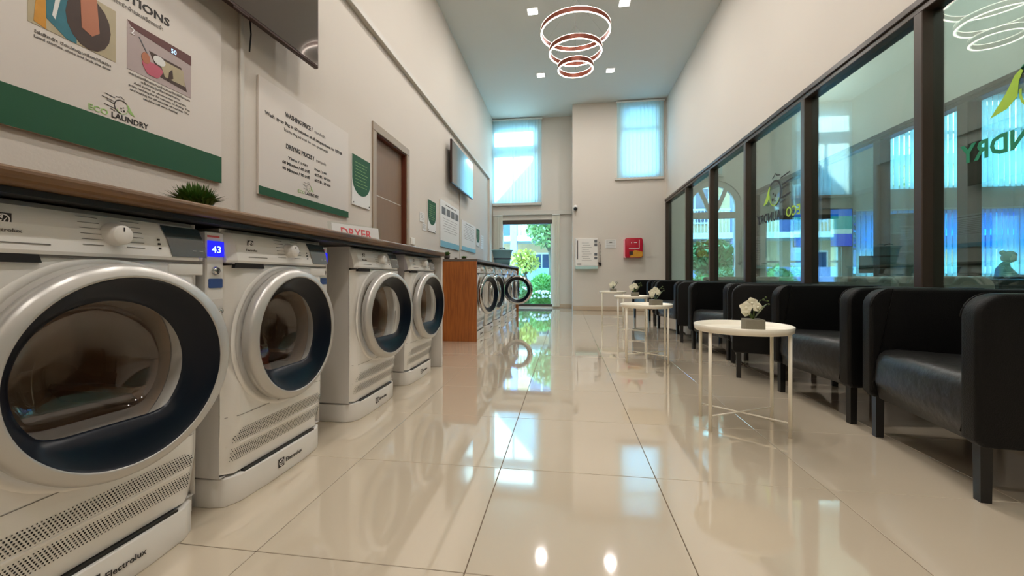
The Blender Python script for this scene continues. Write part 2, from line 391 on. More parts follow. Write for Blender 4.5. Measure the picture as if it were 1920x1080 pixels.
# ------------------------------------------------------------------ glazed partitions
def partition(name, X, t, sill, head, ys, y0, y1, glassmat, fw=0.065, dep=0.10):
    p = struct_empty(name, (X, (y0 + y1) / 2, sill)); oy = (y0 + y1) / 2
    def part(n, a, b, m='frame', bev=0.004):
        return MB().box((a[0] - X, a[1] - oy, a[2] - sill), (b[0] - X, b[1] - oy, b[2] - sill), bev).build(n, m, p)
    part('head_rail', (X - 0.02, y0, head), (X + dep, y1, head + 0.085))
    part('head_bead', (X - 0.035, y0, head + 0.04), (X - 0.02, y1, head + 0.085))
    part('sill_rail', (X - 0.02, y0, sill - 0.05), (X + dep, y1, sill))
    for y in ys: part('mullion', (X - 0.025, y - fw / 2, sill), (X + dep, y + fw / 2, head))
    e = [y0] + [y for y in ys if y0 < y < y1] + [y1]
    for k in range(len(e) - 1):
        if e[k + 1] - e[k] > 0.2:
            MB().box((t, e[k] + fw / 2 - oy + .001, 0.0), (t + 0.008, e[k + 1] - fw / 2 - oy - .001, head - sill)).build('pane', glassmat, p)
    return p
MY = [9.66, 8.085, 6.79, 5.506, 4.23, 2.945, 1.66, 0.38, -0.9, -2.2]
window_1 = partition('window_1', 2.2, 0.035, 0.70, 2.42, MY, YB, 9.698, 'part_glass')
MO = [9.66, 8.45, 7.24, 6.02, 4.84, 3.63, 2.42, 1.2, 0.0]
window_2 = partition('window_2', 4.0, 0.05, 0.35, 2.53, MO, YB, 9.698, 'glass', fw=0.12)

def stroke(pts, wdt, t=0.0008, closed=False):
    """flat ribbon in local text plane (x,y), extruded a hair"""
    mb = MB(); n = len(pts)
    L = []
    for i, (x, y) in enumerate(pts):
        a = pts[(i - 1) % n] if (i or closed) else pts[i]; b = pts[(i + 1) % n] if (i < n - 1 or closed) else pts[i]
        dx, dy = b[0] - a[0], b[1] - a[1]; l = math.hypot(dx, dy) or 1
        L.append((-dy / l * wdt / 2, dx / l * wdt / 2))
    R = range(n if closed else n - 1)
    for i in R:
        j = (i + 1) % n
        q = [(pts[i][0] + L[i][0], pts[i][1] + L[i][1]), (pts[j][0] + L[j][0], pts[j][1] + L[j][1]), (pts[j][0] - L[j][0], pts[j][1] - L[j][1]), (pts[i][0] - L[i][0], pts[i][1] - L[i][1])]
        mb.add([(x, y, 0) for x, y in q] + [(x, y, t) for x, y in q], [(0, 1, 2, 3), (7, 6, 5, 4), (0, 4, 5, 1), (1, 5, 6, 2), (2, 6, 7, 3), (3, 7, 4, 0)])
    return mb
def laundry_logo(parent, at, s, dark, leaf, orient=ML):
    """speed lines running into a round washer outline that ends in a leaf; s = logo width"""
    R = Matrix.Scale(s, 4); Tm = orient @ R
    a = MB()
    for (x0, x1, y) in ((-.42, -.12, .36), (-.50, -.16, .24), (-.36, -.14, .17), (-.44, -.12, .02), (-.26, -.12, -.06)):
        m = stroke([(x0, y), (x1, y - .04)], .022); a.add(m.v, m.f, False, Tm)
    arc = [(0.08 + .22 * math.cos(t), .10 + .22 * math.sin(t)) for t in [math.radians(40 + 17 * k) for k in range(14)]]
    m = stroke(arc, .03); a.add(m.v, m.f, False, Tm)
    m = stroke([(-.10, .38), (.0, .40), (.06, .44), (.10, .40), (.16, .37)], .02); a.add(m.v, m.f, False, Tm)
    a.build('logo_outline', dark, parent, at)
    b = MB()
    b.add([(x, y, z) for z in (0, .0015) for x, y in ((.22, .27), (.30, .22), (.37, .10), (.50, -.06), (.36, -.03), (.28, .04), (.27, .16))],
          [tuple(range(7)), tuple(range(13, 6, -1))] + [(i, (i + 1) % 7, 7 + (i + 1) % 7, 7 + i) for i in range(7)], False, Tm)
    m = stroke([(0.09 + .17 * math.cos(t), .06 + .17 * math.sin(t)) for t in [math.radians(200 + 17 * k) for k in range(11)]], .02); b.add(m.v, m.f, False, Tm)
    b.build('logo_leaf', leaf, parent, at)
    c = MB()
    for (x, y, r) in ((.06, .06, .025), (.13, .10, .02), (.15, .0, .03), (.07, -.03, .018)): c.add(*(lambda n: ([(x + r * math.cos(2 * PI * k / n), y + r * math.sin(2 * PI * k / n), .001) for k in range(n)], [tuple(range(n))]))(10), False, Tm)
    c.build('logo_bubbles', dark, parent, at, kind='stuff')

# vinyl lettering on the partition, readable from the corridor side
st = thing('window_lettering', 'large green mirrored laundry lettering and leaf logo on the nearest partition pane', 'window sticker', (2.232, 2.42, 1.41), 0, 'vinyl signs on the partition glass')
text('LAUNDRY', st, 'green_vinyl', (0, -0.30, 0.005), 0.10, 0.61, bold=0.004)
text('ECO', st, 'leaf_vinyl', (0, -0.62, 0.005), 0.10, 0.26, bold=0.002)
laundry_logo(st, (0, -0.17, 0.24), 0.62, 'green_vinyl', 'leaf_vinyl')
st = thing('window_lettering', 'small dark mirrored laundry lettering and logo on the farther partition pane', 'window sticker', (2.232, 5.0, 1.385), 0, 'vinyl signs on the partition glass')
text('LAUNDRY', st, 'ink', (0, -0.31, 0), 0.10, 0.61, bold=0.004)
text('ECO', st, 'leaf_vinyl', (0, -0.62, 0), 0.10, 0.26, bold=0.002)
laundry_logo(st, (0, -0.17, 0.23), 0.62, 'ink', 'leaf_vinyl')

# ------------------------------------------------------------------ exterior windows
def win(name, x0, x1, z0, z1, y, vm=(), hm=(), fm='white_frame', fw=0.045, dep=0.06, g='glass', bluefrom=None, upvm=True, tr=None):
    p = struct_empty(name, ((x0 + x1) / 2, y, z0)); ox, oz = (x0 + x1) / 2, z0
    def B(n, a, b, m=fm): return MB().box((a[0] - ox, a[1], a[2] - oz), (b[0] - ox, b[1], b[2] - oz), 0.003).build(n, m, p)
    B('frame', (x0, 0, z0), (x0 + fw, dep, z1)); B('frame', (x1 - fw, 0, z0), (x1, dep, z1))
    B('frame', (x0 + fw, 0, z0), (x1 - fw, dep, z0 + fw)); B('frame', (x0 + fw, 0, z1 - fw), (x1 - fw, dep, z1))
    xs = [x0 + fw / 2] + list(vm) + [x1 - fw / 2]; zs = [z0 + fw / 2] + list(hm) + [z1 - fw / 2]
    for z in hm: B('transom', (x0 + fw, 0, z - (tr or fw) / 2), (x1 - fw, dep + .004, z + (tr or fw) / 2))
    for j in range(len(zs) - 1):
        if j and not upvm: xs = [xs[0], xs[-1]]; vm = ()
        for v in vm:
            B('mullion', (v - fw / 2, 0, zs[j] + fw / 2), (v + fw / 2, dep, zs[j + 1] - fw / 2))
        for i in range(len(xs) - 1):
            gm = g
            if bluefrom is not None and (zs[j] + zs[j + 1]) / 2 > bluefrom: gm = 'added_blue_glass'
            MB().box((xs[i] + fw / 2 - ox, 0.025, zs[j] + fw / 2 - oz), (xs[i + 1] - fw / 2 - ox, 0.031, zs[j + 1] - fw / 2 - oz)).build('pane', gm, p)
    return p
win('window_3', -1.86, -0.78, 2.66, 4.56, 10.46, vm=(-1.33,), hm=(4.0,), fw=0.06, upvm=False, tr=.24)
win('window_4', 1.18, 2.02, 3.06, 4.62, 9.74, hm=(4.14,), fw=0.06)
win('window_5', 4.25, 5.75, 0.45, 2.05, 9.74, vm=(4.75, 5.25), hm=(1.1,), fw=0.05)
win('window_6', 5.95, 9.9, 0.80, 2.12, 9.74, vm=(6.7, 7.45, 8.2, 9.0), hm=(1.36,), bluefrom=1.4)
win('window_7', 6.4, 9.9, 2.60, 4.40, 9.74, vm=(7.3, 8.2, 9.1), hm=(3.75,))
# arched corridor window
aw = struct_empty('window_8', (arch_c, 9.74, 0))
def arc_band(r0, r1, y0, y1):
    mb = MB(); n = 24; rings = []
    for k in range(n + 1):
        a = PI * k / n; c_, s_ = math.cos(a), math.sin(a)
        rings.append([(r0 * c_, y0, arch_z + r0 * s_), (r1 * c_, y0, arch_z + r1 * s_), (r1 * c_, y1, arch_z + r1 * s_), (r0 * c_, y1, arch_z + r0 * s_)])
    return mb.loft(rings, True, True, True, False)
fm = arc_band(0.46, 0.58, 0, 0.08)
fm.box((-0.58, 0, 0.02), (-0.46, 0.08, arch_z)).box((0.46, 0, 0.02), (0.58, 0.08, arch_z)); fm.build('frame', 'trim', aw)
MB().box((-0.46, 0, 2.06), (0.46, 0.07, 2.20), 0.004).build('transom', 'trim', aw)
MB().box((-0.46, 0, 0.02), (0.46, 0.07, 0.14), 0.004).build('transom', 'trim', aw)
for sx in (-1, 1):
    MB().prism([(sx * 0.02, 2.20), (sx * 0.11, 2.20), (sx * 0.31, 2.69), (sx * 0.23, 2.735)], 0.005, 0.06, 'y').build('spoke', 'trim', aw)
gp = [(0.46 * math.cos(PI * k / 20), arch_z + 0.46 * math.sin(PI * k / 20)) for k in range(21)] + [(-0.46, 2.20), (0.46, 2.20)]
MB().prism(gp, 0.03, 0.036, 'y').build('pane', 'glass', aw)
MB().box((-0.46, 0.03, 0.14), (0.46, 0.036, 2.06)).build('pane', 'glass', aw)
MB().tube([(0.40, -0.03, 1.0), (0.40, -0.06, 1.02), (0.40, -0.06, 1.25), (0.40, -0.03, 1.27)], 0.012).build('handle', 'chrome', aw)

# garden door in the nook
gd = struct_empty('door_1', (-1.0, 10.44, 0))
def gB(n, a, b, m): return MB().box((a[0] + 1.0, a[1] - 10.44, a[2]), (b[0] + 1.0, b[1] - 10.44, b[2]), 0.003).build(n, m, gd)
gB('threshold', (-1.64, 10.42, 0.03), (-0.36, 10.52, 0.09), 'frame')
gB('head_frame', (-1.64, 10.42, 2.10), (-0.36, 10.52, 2.20), 'frame')
gB('door_stile', (-1.64, 10.43, 0.09), (-1.60, 10.5, 2.10), 'white_frame'); gB('door_stile', (-0.40, 10.43, 0.09), (-0.36, 10.5, 2.10), 'white_frame')
gB('pane', (-1.60, 10.46, 0.09), (-0.40, 10.468, 2.10), 'glass')

# ------------------------------------------------------------------ vertical blinds
def blind(label, x0, x1, z0, z1, y, group, n, m='blind', rail='white_frame'):
    t = thing('vertical_blind', label, 'blind', ((x0 + x1) / 2, y, z1), 0, group); ox = (x0 + x1) / 2
    MB().box((x0 - ox - .02, -0.02, -0.005), (x1 - ox + .02, 0.03, 0.03), 0.003).build('head_rail', rail, t)
    wd = (x1 - x0) / n; me = None
    for k in range(n):
        if me is None:
            v = []; hw = wd * 0.54
            for z in (z0 - z1, -0.006):
                for q in (-1, -.5, 0, .5, 1): v.append((q * hw, 0.006 * (1 - q * q), z))
            mb = MB().add(v, [(i, i + 1, i + 6, i + 5) for i in range(4)], True)
            o = mb.build('slat', m, t); me = o.data
        else: o = link('slat', me, t)
        o.location = (x0 - ox + wd * (k + .5), 0, 0); o.rotation_euler = (0, 0, 0.30 + random.uniform(-.12, .12))
    return t
G = 'vertical blinds across the building'
blind('tall sunlit vertical blind high above the garden door', -1.85, -0.62, 2.62, 4.70, 10.33, G, 15)
blind('cyan vertical blind high on the end wall beside the partition wall', 1.12, 2.14, 3.00, 4.70, 9.64, G, 12)
blind('wide vertical blind over the low office windows behind the seated person', 5.97, 9.88, 0.78, 2.14, 9.63, G, 40)
blind('wide vertical blind over the upper office windows', 6.38, 9.92, 2.58, 4.42, 9.63, G, 36)
for x0, x1, s in ((-1.84, -1.60, 'left'), (-0.36, -0.17, 'right')):
    t = thing('gathered_curtain', 'cream gathered fabric blind panel hanging %s of the garden door' % s, 'curtain', ((x0 + x1) / 2, 10.35, 2.30), 0, 'curtain panels beside the garden door')
    MB().box((-(x1 - x0) / 2, -0.02, -0.0), ((x1 - x0) / 2, 0.03, 0.03), 0.003).build('rail', 'white_frame', t)
    n = 40; rg = []
    for z in (-2.26, -1.1, -0.002): rg.append([(-(x1 - x0) / 2 + (x1 - x0) * k / n, 0.014 * math.sin(k * 1.9), z) for k in range(n + 1)])
    MB().loft(rg, False).build('fabric', 'cream_fabric', t)

# ------------------------------------------------------------------ interior door on the left wall
d2 = struct_empty('door_2', (-1.80, (DY0 + DY1) / 2, 0)); oy = (DY0 + DY1) / 2
def dB(n, a, b, m, bev=0.004, par=d2, **k): return MB().box((a[0] + 1.80, a[1] - oy, a[2]), (b[0] + 1.80, b[1] - oy, b[2]), bev).build(n, m, par, **k)
dB('architrave', (-1.80, DY0 - 0.065, 0), (-1.785, DY0 + 0.01, DZ - 0.01), 'door_frame'); dB('architrave', (-1.80, DY1 - 0.01, 0), (-1.785, DY1 + 0.065, DZ - 0.01), 'door_frame')
dB('architrave', (-1.80, DY0 - 0.065, DZ - 0.01), (-1.785, DY1 + 0.065, DZ + 0.07), 'door_frame')
dB('jamb', (-1.86, DY0, 0), (-1.80, DY0 + 0.02, DZ), 'door_jamb'); dB('jamb', (-1.86, DY1 - 0.02, 0), (-1.80, DY1, DZ), 'door_jamb'); dB('jamb', (-1.86, DY0 + .02, DZ - 0.02), (-1.80, DY1 - .02, DZ), 'door_jamb')
for z0, z1 in ((0.0, 0.62), (0.626, 1.10), (1.106, 1.57), (1.576, DZ - .02)):
    dB('panel', (-1.86, DY0 + 0.02, z0), (-1.852, DY1 - 0.02, z1), 'door_brown', 0.002)
for z in (0.623, 1.103, 1.573): dB('inlay', (-1.8535, DY0 + 0.04, z - .004), (-1.8505, DY1 - 0.04, z + .004), 'trim', 0, label='pale horizontal inlay line')

# ------------------------------------------------------------------ cable trunking on the left wall
def conduit(y, z0, z1, label):
    c = MB().box((0, -0.014, z0), (0.016, 0.014, z1), 0.003).build('cable_trunking', 'trim', None, (-1.80, y, 0)); tag(c, label, 'trunking', 'cable trunking on the left wall')
conduit(2.075, 0.99, 3.03, 'slim vertical cable trunking between the large laundry sign and the price sign')
conduit(6.86, 0.96, 2.20, 'slim vertical cable trunking below the far television')

# ------------------------------------------------------------------ televisions
def tv(label, loc, rz, L, hh):
    t = thing('television', label, 'television', loc, rz, 'wall televisions')
    MB().box((-0.03, 0, 0), (0.0, L, hh), 0.004).build('casing', 'tv_frame', t)
    MB().box((0.0, 0.012, 0.016), (0.002, L - 0.012, hh - 0.012)).build('screen', 'screen', t)
    MB().box((-0.012, L * .5 - .05, -0.010), (0.002, L * .5 + .05, 0.001), 0.002).build('badge', 'tv_frame', t)
    MB().box((-0.05, L * .3, hh * .3), (-0.03, L * .7, hh * .7), 0.003).build('bracket', 'black', t)
    return t
t = tv('large wall television above the dryer counter, nearest the camera', (-1.715, 1.325, 2.154), -0.065, 1.235, 0.72)
MB().box((-0.06, 0.45, 0.3), (-0.05, 0.8, 0.5)).build('bracket', 'black', t)
w_ = MB().tube([(0, 0, 0.22), (0.005, 0.005, 0.1), (0, 0, 0)], 0.004).build('loose_cable', 'black', None, (-1.77, 2.11, 2.04)); tag(w_, 'short black cable dangling below the nearest television', 'cable')
tv('wall television farther along the left wall above posters', (-1.70, 6.03, 2.18), 0.0, 1.40, 0.66)

# ------------------------------------------------------------------ signs on the left wall
X0 = -1.798
def board(name, label, y0, y1, z0, z1, m='board', cat='sign', group='signs on the left wall', th=0.012, r=None):
    t = thing(name, label, cat, (X0, y0, z0), 0, group)
    if r: MB().prism(rrect(0, 0, y1 - y0, z1 - z0, r), 0, th, 'x').build('panel', m, t)
    else: MB().box((0, 0, 0), (th, y1 - y0, z1 - z0), 0.001).build('panel', m, t)
    return t, th
def flat(t, name, m, y0, z0, y1, z1, th, e=0.0012): return MB().box((th, y0, z0), (th + e, y1, z1)).build(name, m, t)
def poly(t, name, m, pts, th, e=0.002): return MB().prism(pts, th, th + e, 'x').build(name, m, t)
def T_(t, th, s, m, y, z, h, width=None, align='LEFT', bold=0.0, nm='lettering'): return text(s, t, m, (th + 0.0008, y, z), h, width, 'L', align, bold, nm)
# 1 instructions
t, th = board('instruction_sign', 'large instruction sign with two photos, logo and dark green band', 0.30, 1.935, 1.26, 2.12)
def Y(y): return y - 0.30
def Z(z): return z - 1.26
flat(t, 'green_band', 'green', 0, 0, 1.635, 0.135, th)
T_(t, th, 'INSTRUCTIONS', 'ink', Y(1.648), Z(1.905), 0.034, 0.42, 'RIGHT', 0.0012)
T_(t, th, 'วิธีการใช้งานเครื่องซักผ้าและเครื่องอบผ้า', 'grey_ink', Y(1.617), Z(1.868), 0.016, 0.33, 'RIGHT', 0)
a0, a1, b0, b1 = Y(1.146), Y(1.42), Z(1.628), Z(1.832)
flat(t, 'photo_washing', 'photo_beige', a0, b0, a1, b1, th)
e2 = 0.0024
poly(t, 'photo_patch', 'photo_teal', [(a0 + .05, b0 + .04), (a0 + .11, b0), (a0 + .14, b0), (a0 + .13, b1), (a0 + .05, b1)], th)
poly(t, 'photo_patch', 'gold', [(a0 + .015, b0 + .01), (a0 + .05, b0), (a0 + .045, b1), (a0 + .03, b1)], th)
poly(t, 'photo_patch', 'paper', [(a0 + .066, b0 + .06), (a0 + .075, b0 + .05), (a0 + .10, b1 - .02), (a0 + .085, b1 - .02)], th, 0.0026)
poly(t, 'photo_patch', 'photo_dark', [(a0 + .18 + .075 * math.cos(k * PI / 8), b0 + .10 + .10 * math.sin(k * PI / 8)) for k in range(16)], th, e2)
poly(t, 'photo_patch', 'photo_skin', [(a0 + .155, b0 + .07), (a0 + .19, b0 + .055), (a0 + .215, b0 + .08), (a0 + .205, b1), (a0 + .15, b1)], th, 0.003)
for k, s in enumerate(('Load clothes, close and lock the door', 'ใส่เสื้อผ้า ปิดประตูเครื่องให้สนิท')): T_(t, th, s, 'grey_ink', (a0 + a1) / 2, b0 - .028 - .016 * (1 - k), 0.009, 0.24, 'CENTER', 0.0002)
a0, a1, b0, b1 = Y(1.464), Y(1.756), Z(1.627), Z(1.828)
flat(t, 'photo_coin_slot', 'photo_mauve', a0, b0, a1, b1, th)
poly(t, 'photo_patch', 'photo_maroon', [(a0, b1), (a0 + .02, b1 - .025), (a1, b1 - .045), (a1, b1)], th)
poly(t, 'photo_patch', 'photo_dark', [(a0 + .09, b0 + .12), (a0 + .24, b0 + .12), (a0 + .27, b0 + .02), (a0 + .14, b0 + .03)], th)
poly(t, 'photo_patch', 'photo_beige', [(a0 + .13, b0 + .11), (a0 + .25, b0 + .11), (a0 + .26, b0 + .04), (a0 + .16, b0 + .04)], th, e2)
poly(t, 'photo_patch', 'photo_pink', [(a0 + .105 + (.042 + .008 * math.sin(k * PI / 3)) * math.cos(k * PI / 9), b0 + .045 + (.036 + .007 * math.cos(k * PI / 4.5)) * math.sin(k * PI / 9)) for k in range(18)], th, 0.003)
poly(t, 'photo_patch', 'photo_skin', [(a0 + .075 + .018 * math.cos(k * PI / 6), b0 + .080 + .024 * math.sin(k * PI / 6)) for k in range(12)], th, 0.0036)
poly(t, 'photo_patch', 'paper', [(a0 + .135 + .028 * math.cos(k * PI / 7), b0 + .098 + .020 * math.sin(k * PI / 7)) for k in range(14)], th, 0.0028)
poly(t, 'photo_patch', 'photo_dark', [(a0 + .175, b0 + .03), (a0 + .20, b0 + .05), (a0 + .195, b0 + .09), (a0 + .18, b0 + .07)], th, 0.0032)
poly(t, 'photo_patch', 'photo_grey', [(a0 + .045, b0 + .155), (a0 + .05, b0 + .155), (a0 + .085, b0 + .10), (a0 + .080, b0 + .10)], th, 0.0026)
T_(t, th + .002, '2', 'white_ink', a0 + .012, b1 - .05, 0.028)
T_(t, th + .002, '50', 'lcd_digit', a0 + .19, b1 - .035, 0.020)
for k, s in enumerate(('หยอดเหรียญตามจำนวนเงินที่กำหนด', 'แล้วกดปุ่มเริ่มการทำงาน', 'Add coins to choose the program', 'price, waiting for 50 minutes of drying. The', 'and waiting for 60 minutes of washing. The', 'machine will start cleaning.')):
    T_(t, th, s, 'grey_ink', (a0 + a1) / 2, b0 - .018 - .0165 * k, 0.0085, (0.28, 0.18, 0.24, 0.28, 0.27, 0.16)[k], 'CENTER', 0.0002)
T_(t, th, 'ECO', 'green_lt', Y(1.325), Z(1.405), 0.022, 0.067, 'LEFT', 0.0003)
T_(t, th, 'LAUNDRY', 'ink', Y(1.405), Z(1.405), 0.022, 0.147, 'LEFT', 0.0006)
laundry_logo(t, (th + 0.001, Y(1.433), Z(1.445)), 0.125, 'ink', 'green_lt')
# 2 price
t, th = board('price_sign', 'white washing and drying price sign with green bottom strip', 2.20, 3.21, 1.258, 1.955)
def Y(y): return y - 2.20
def Z(z): return z - 1.258
flat(t, 'green_band', 'green', 0, 0, 1.01, 0.05, th)
T_(t, th, 'WASHING PRICE /', 'ink', Y(2.43), Z(1.800), 0.030, 0.29, 'LEFT', 0.0012); T_(t, th, 'ราคาซักผ้า', 'grey_ink', Y(2.745), Z(1.800), 0.020, 0.13)
T_(t, th, 'Wash up to 9kg in 60 minutes at all temperatures for 50THB', 'ink', Y(2.25), Z(1.745), 0.022, 0.86, 'LEFT', 0.0006)
T_(t, th, 'ไม่เกิน 9kg 60 นาที 50 บาท ทุกอุณหภูมิ', 'ink', Y(2.42), Z(1.705), 0.016, 0.49)
T_(t, th, 'DRIYNG PRICES /', 'ink', Y(2.44), Z(1.600), 0.030, 0.30, 'LEFT', 0.0012); T_(t, th, 'ราคาอบผ้า', 'grey_ink', Y(2.765), Z(1.600), 0.020, 0.12)
T_(t, th, 'Time / เวลา', 'ink', Y(2.46), Z(1.535), 0.018, 0.20, 'LEFT', 0.0004)
T_(t, th, '60 Minutes / 60 นาที', 'ink', Y(2.405), Z(1.495), 0.020, 0.28, 'LEFT', 0.0006); T_(t, th, '90 Minutes / 90 นาที', 'ink', Y(2.405), Z(1.455), 0.020, 0.28, 'LEFT', 0.0006)
T_(t, th, 'Price / ราคา', 'ink', Y(2.745), Z(1.535), 0.018, 0.15, 'LEFT', 0.0004)
T_(t, th, '40THB / 40 บาท', 'ink', Y(2.745), Z(1.495), 0.020, 0.20, 'LEFT', 0.0006); T_(t, th, '60THB / 60 บาท', 'ink', Y(2.745), Z(1.455), 0.020, 0.20, 'LEFT', 0.0006)
T_(t, th, 'ECO', 'green_lt', Y(2.56), Z(1.340), 0.021, 0.07); T_(t, th, 'LAUNDRY', 'ink', Y(2.64), Z(1.340), 0.021, 0.155, 'LEFT', 0.0005)
laundry_logo(t, (th + 0.001, Y(2.67), Z(1.378)), 0.12, 'grey_ink', 'green_lt')
# 3 small green rules signs
def green_rules(label, y0, y1, z0, z1):
    t, th = board('rules_sign', label, y0, y1, z0, z1, 'paper', th=0.008)
    w_, h_ = y1 - y0, z1 - z0; r = w_ * 0.42
    pts = [(0, h_), (w_, h_)] + [(w_, h_ * .22 + r)] + [(w_ / 2 + w_ / 2 * math.cos(a), h_ * .22 + r - r * math.sin(a)) for a in [PI * k / 12 for k in range(1, 12)]] + [(0, h_ * .22 + r)]
    poly(t, 'green_field', 'green', pts, th, 0.0012)
    for k in range(8): flat(t, 'rule_line', 'green_lt', w_ * .14, h_ * (.86 - .066 * k), w_ * (.86 - .07 * (k % 3)), h_ * (.86 - .066 * k) + .003, th + .0012, 0.0006)
    for k in (0.06, 0.94):
        MB().lathe([(0.0, .004), (.006, .004), (.006, 0)], 10, 'x', (th, w_ * k, h_ * .05)).build('screw', 'ink', t)
green_rules('green and white rules sign beside the price sign, left of the brown door', 3.28, 3.60, 1.385, 1.815)
green_rules('green and white rules sign right of the brown door', 5.21, 5.54, 1.375, 1.785)
green_rules('farthest green rules sign beyond the two posters', 8.14, 8.44, 1.39, 1.74)
def papers(label, y0, y1, z0, z1):
    t, th = board('pinned_paper', label, y0, y1, z0, z1, 'paper', 'paper', 'papers pinned to the left wall', 0.002)
    for k in range(5): flat(t, 'text_line', 'grey_ink', .02, (z1 - z0) * (.85 - .15 * k), (y1 - y0) * .8, (z1 - z0) * (.85 - .15 * k) + .004, th, .0005)
papers('white printed sheet pinned right of the brown door, upper of two', 4.92, 5.10, 1.46, 1.58)
papers('white printed sheet pinned low beside the second rules sign', 5.02, 5.17, 1.36, 1.45)
papers('white sheet pinned at the far end of the left wall', 8.58, 8.88, 1.36, 1.66)
# posters far
def poster(label, y0, y1, z0, z1, pics):
    t, th = board('wall_poster', label, y0, y1, z0, z1, 'paper', 'poster'); w_, h_ = y1 - y0, z1 - z0
    flat(t, 'blue_band', 'board_grey', 0, 0, w_, h_ * .13, th)
    flat(t, 'heading_line', 'ink', w_ * .25, h_ * .92, w_ * .8, h_ * .935, th)
    if pics:
        for k in range(4): flat(t, 'picture', 'photo_grey', w_ * (.06 + .235 * k), h_ * .70, w_ * (.24 + .235 * k), h_ * .86, th)
    for k in range(6 if pics else 9): flat(t, 'text_line', 'grey_ink', w_ * (.12 + .03 * (k % 3)), h_ * ((.62 if pics else .84) - .055 * k), w_ * (.88 - .04 * (k % 2)), h_ * ((.62 if pics else .84) - .055 * k) + .005, th, .0006)
poster('tall poster with four small pictures and blue band below the far television', 5.74, 6.78, 1.21, 1.89, True)
poster('poster of price text with blue band right of the second trunking', 6.96, 8.05, 1.24, 1.76, False)
sw = thing('wall_socket', 'small white wall switch right of the brown door above the counter', 'wall switch', (X0, 4.62, 1.15))
MB().box((0, 0, 0), (0.01, 0.12, 0.08), 0.003).build('plate', 'white_plastic', sw); MB().box((0.01, 0.02, 0.02), (0.014, 0.05, 0.06), 0.001).build('rocker', 'white_plastic', sw)

# ------------------------------------------------------------------ machines
def emblem(parent, at, s, T=None, bg='ink', fg='white_ink'):
    MB().box((0, -s / 2, -s / 2), (0.001, s / 2, s / 2)).build('emblem', bg, parent, at)
    mb = MB(); n = 20
    for k in range(n):
        a0, a1 = 2 * PI * k / n, 2 * PI * (k + 1) / n; r0, r1 = s * .33, s * .42
        q = [(0.0013, r * math.cos(a), r * math.sin(a)) for r, a in ((r0, a0), (r1, a0), (r1, a1), (r0, a1))]; mb.add(q, [(0, 1, 2, 3)])
    mb.add([(0.0014, 0, -s * .33), (0.0014, s * .27, s * .2), (0.0014, s * .05, -s * .02)], [(0, 1, 2)])
    mb.add([(0.0014, -s * .3, s * .18), (0.0014, 0, s * .33), (0.0014, -s * .04, s * .02)], [(0, 1, 2)])
    mb.add([(0.0014, -s * .32, 0), (0.0014, -s * .05, -s * .05), (0.0014, -s * .16, -s * .26)], [(0, 1, 2)])
    mb.build('emblem_mark', fg, parent, at)
def sm(a, b, x):
    t = max(0, min(1, (x - a) / (b - a))); return t * t * (3 - 2 * t)
HW = 0.280
def front_x(y, z): return -0.030 * sm(.225, HW, abs(y)) ** 1.5 - 0.022 * sm(.26, .10, z) + 0.006 * math.cos(y / HW * 1.2)
DC = 0.55  # door centre height
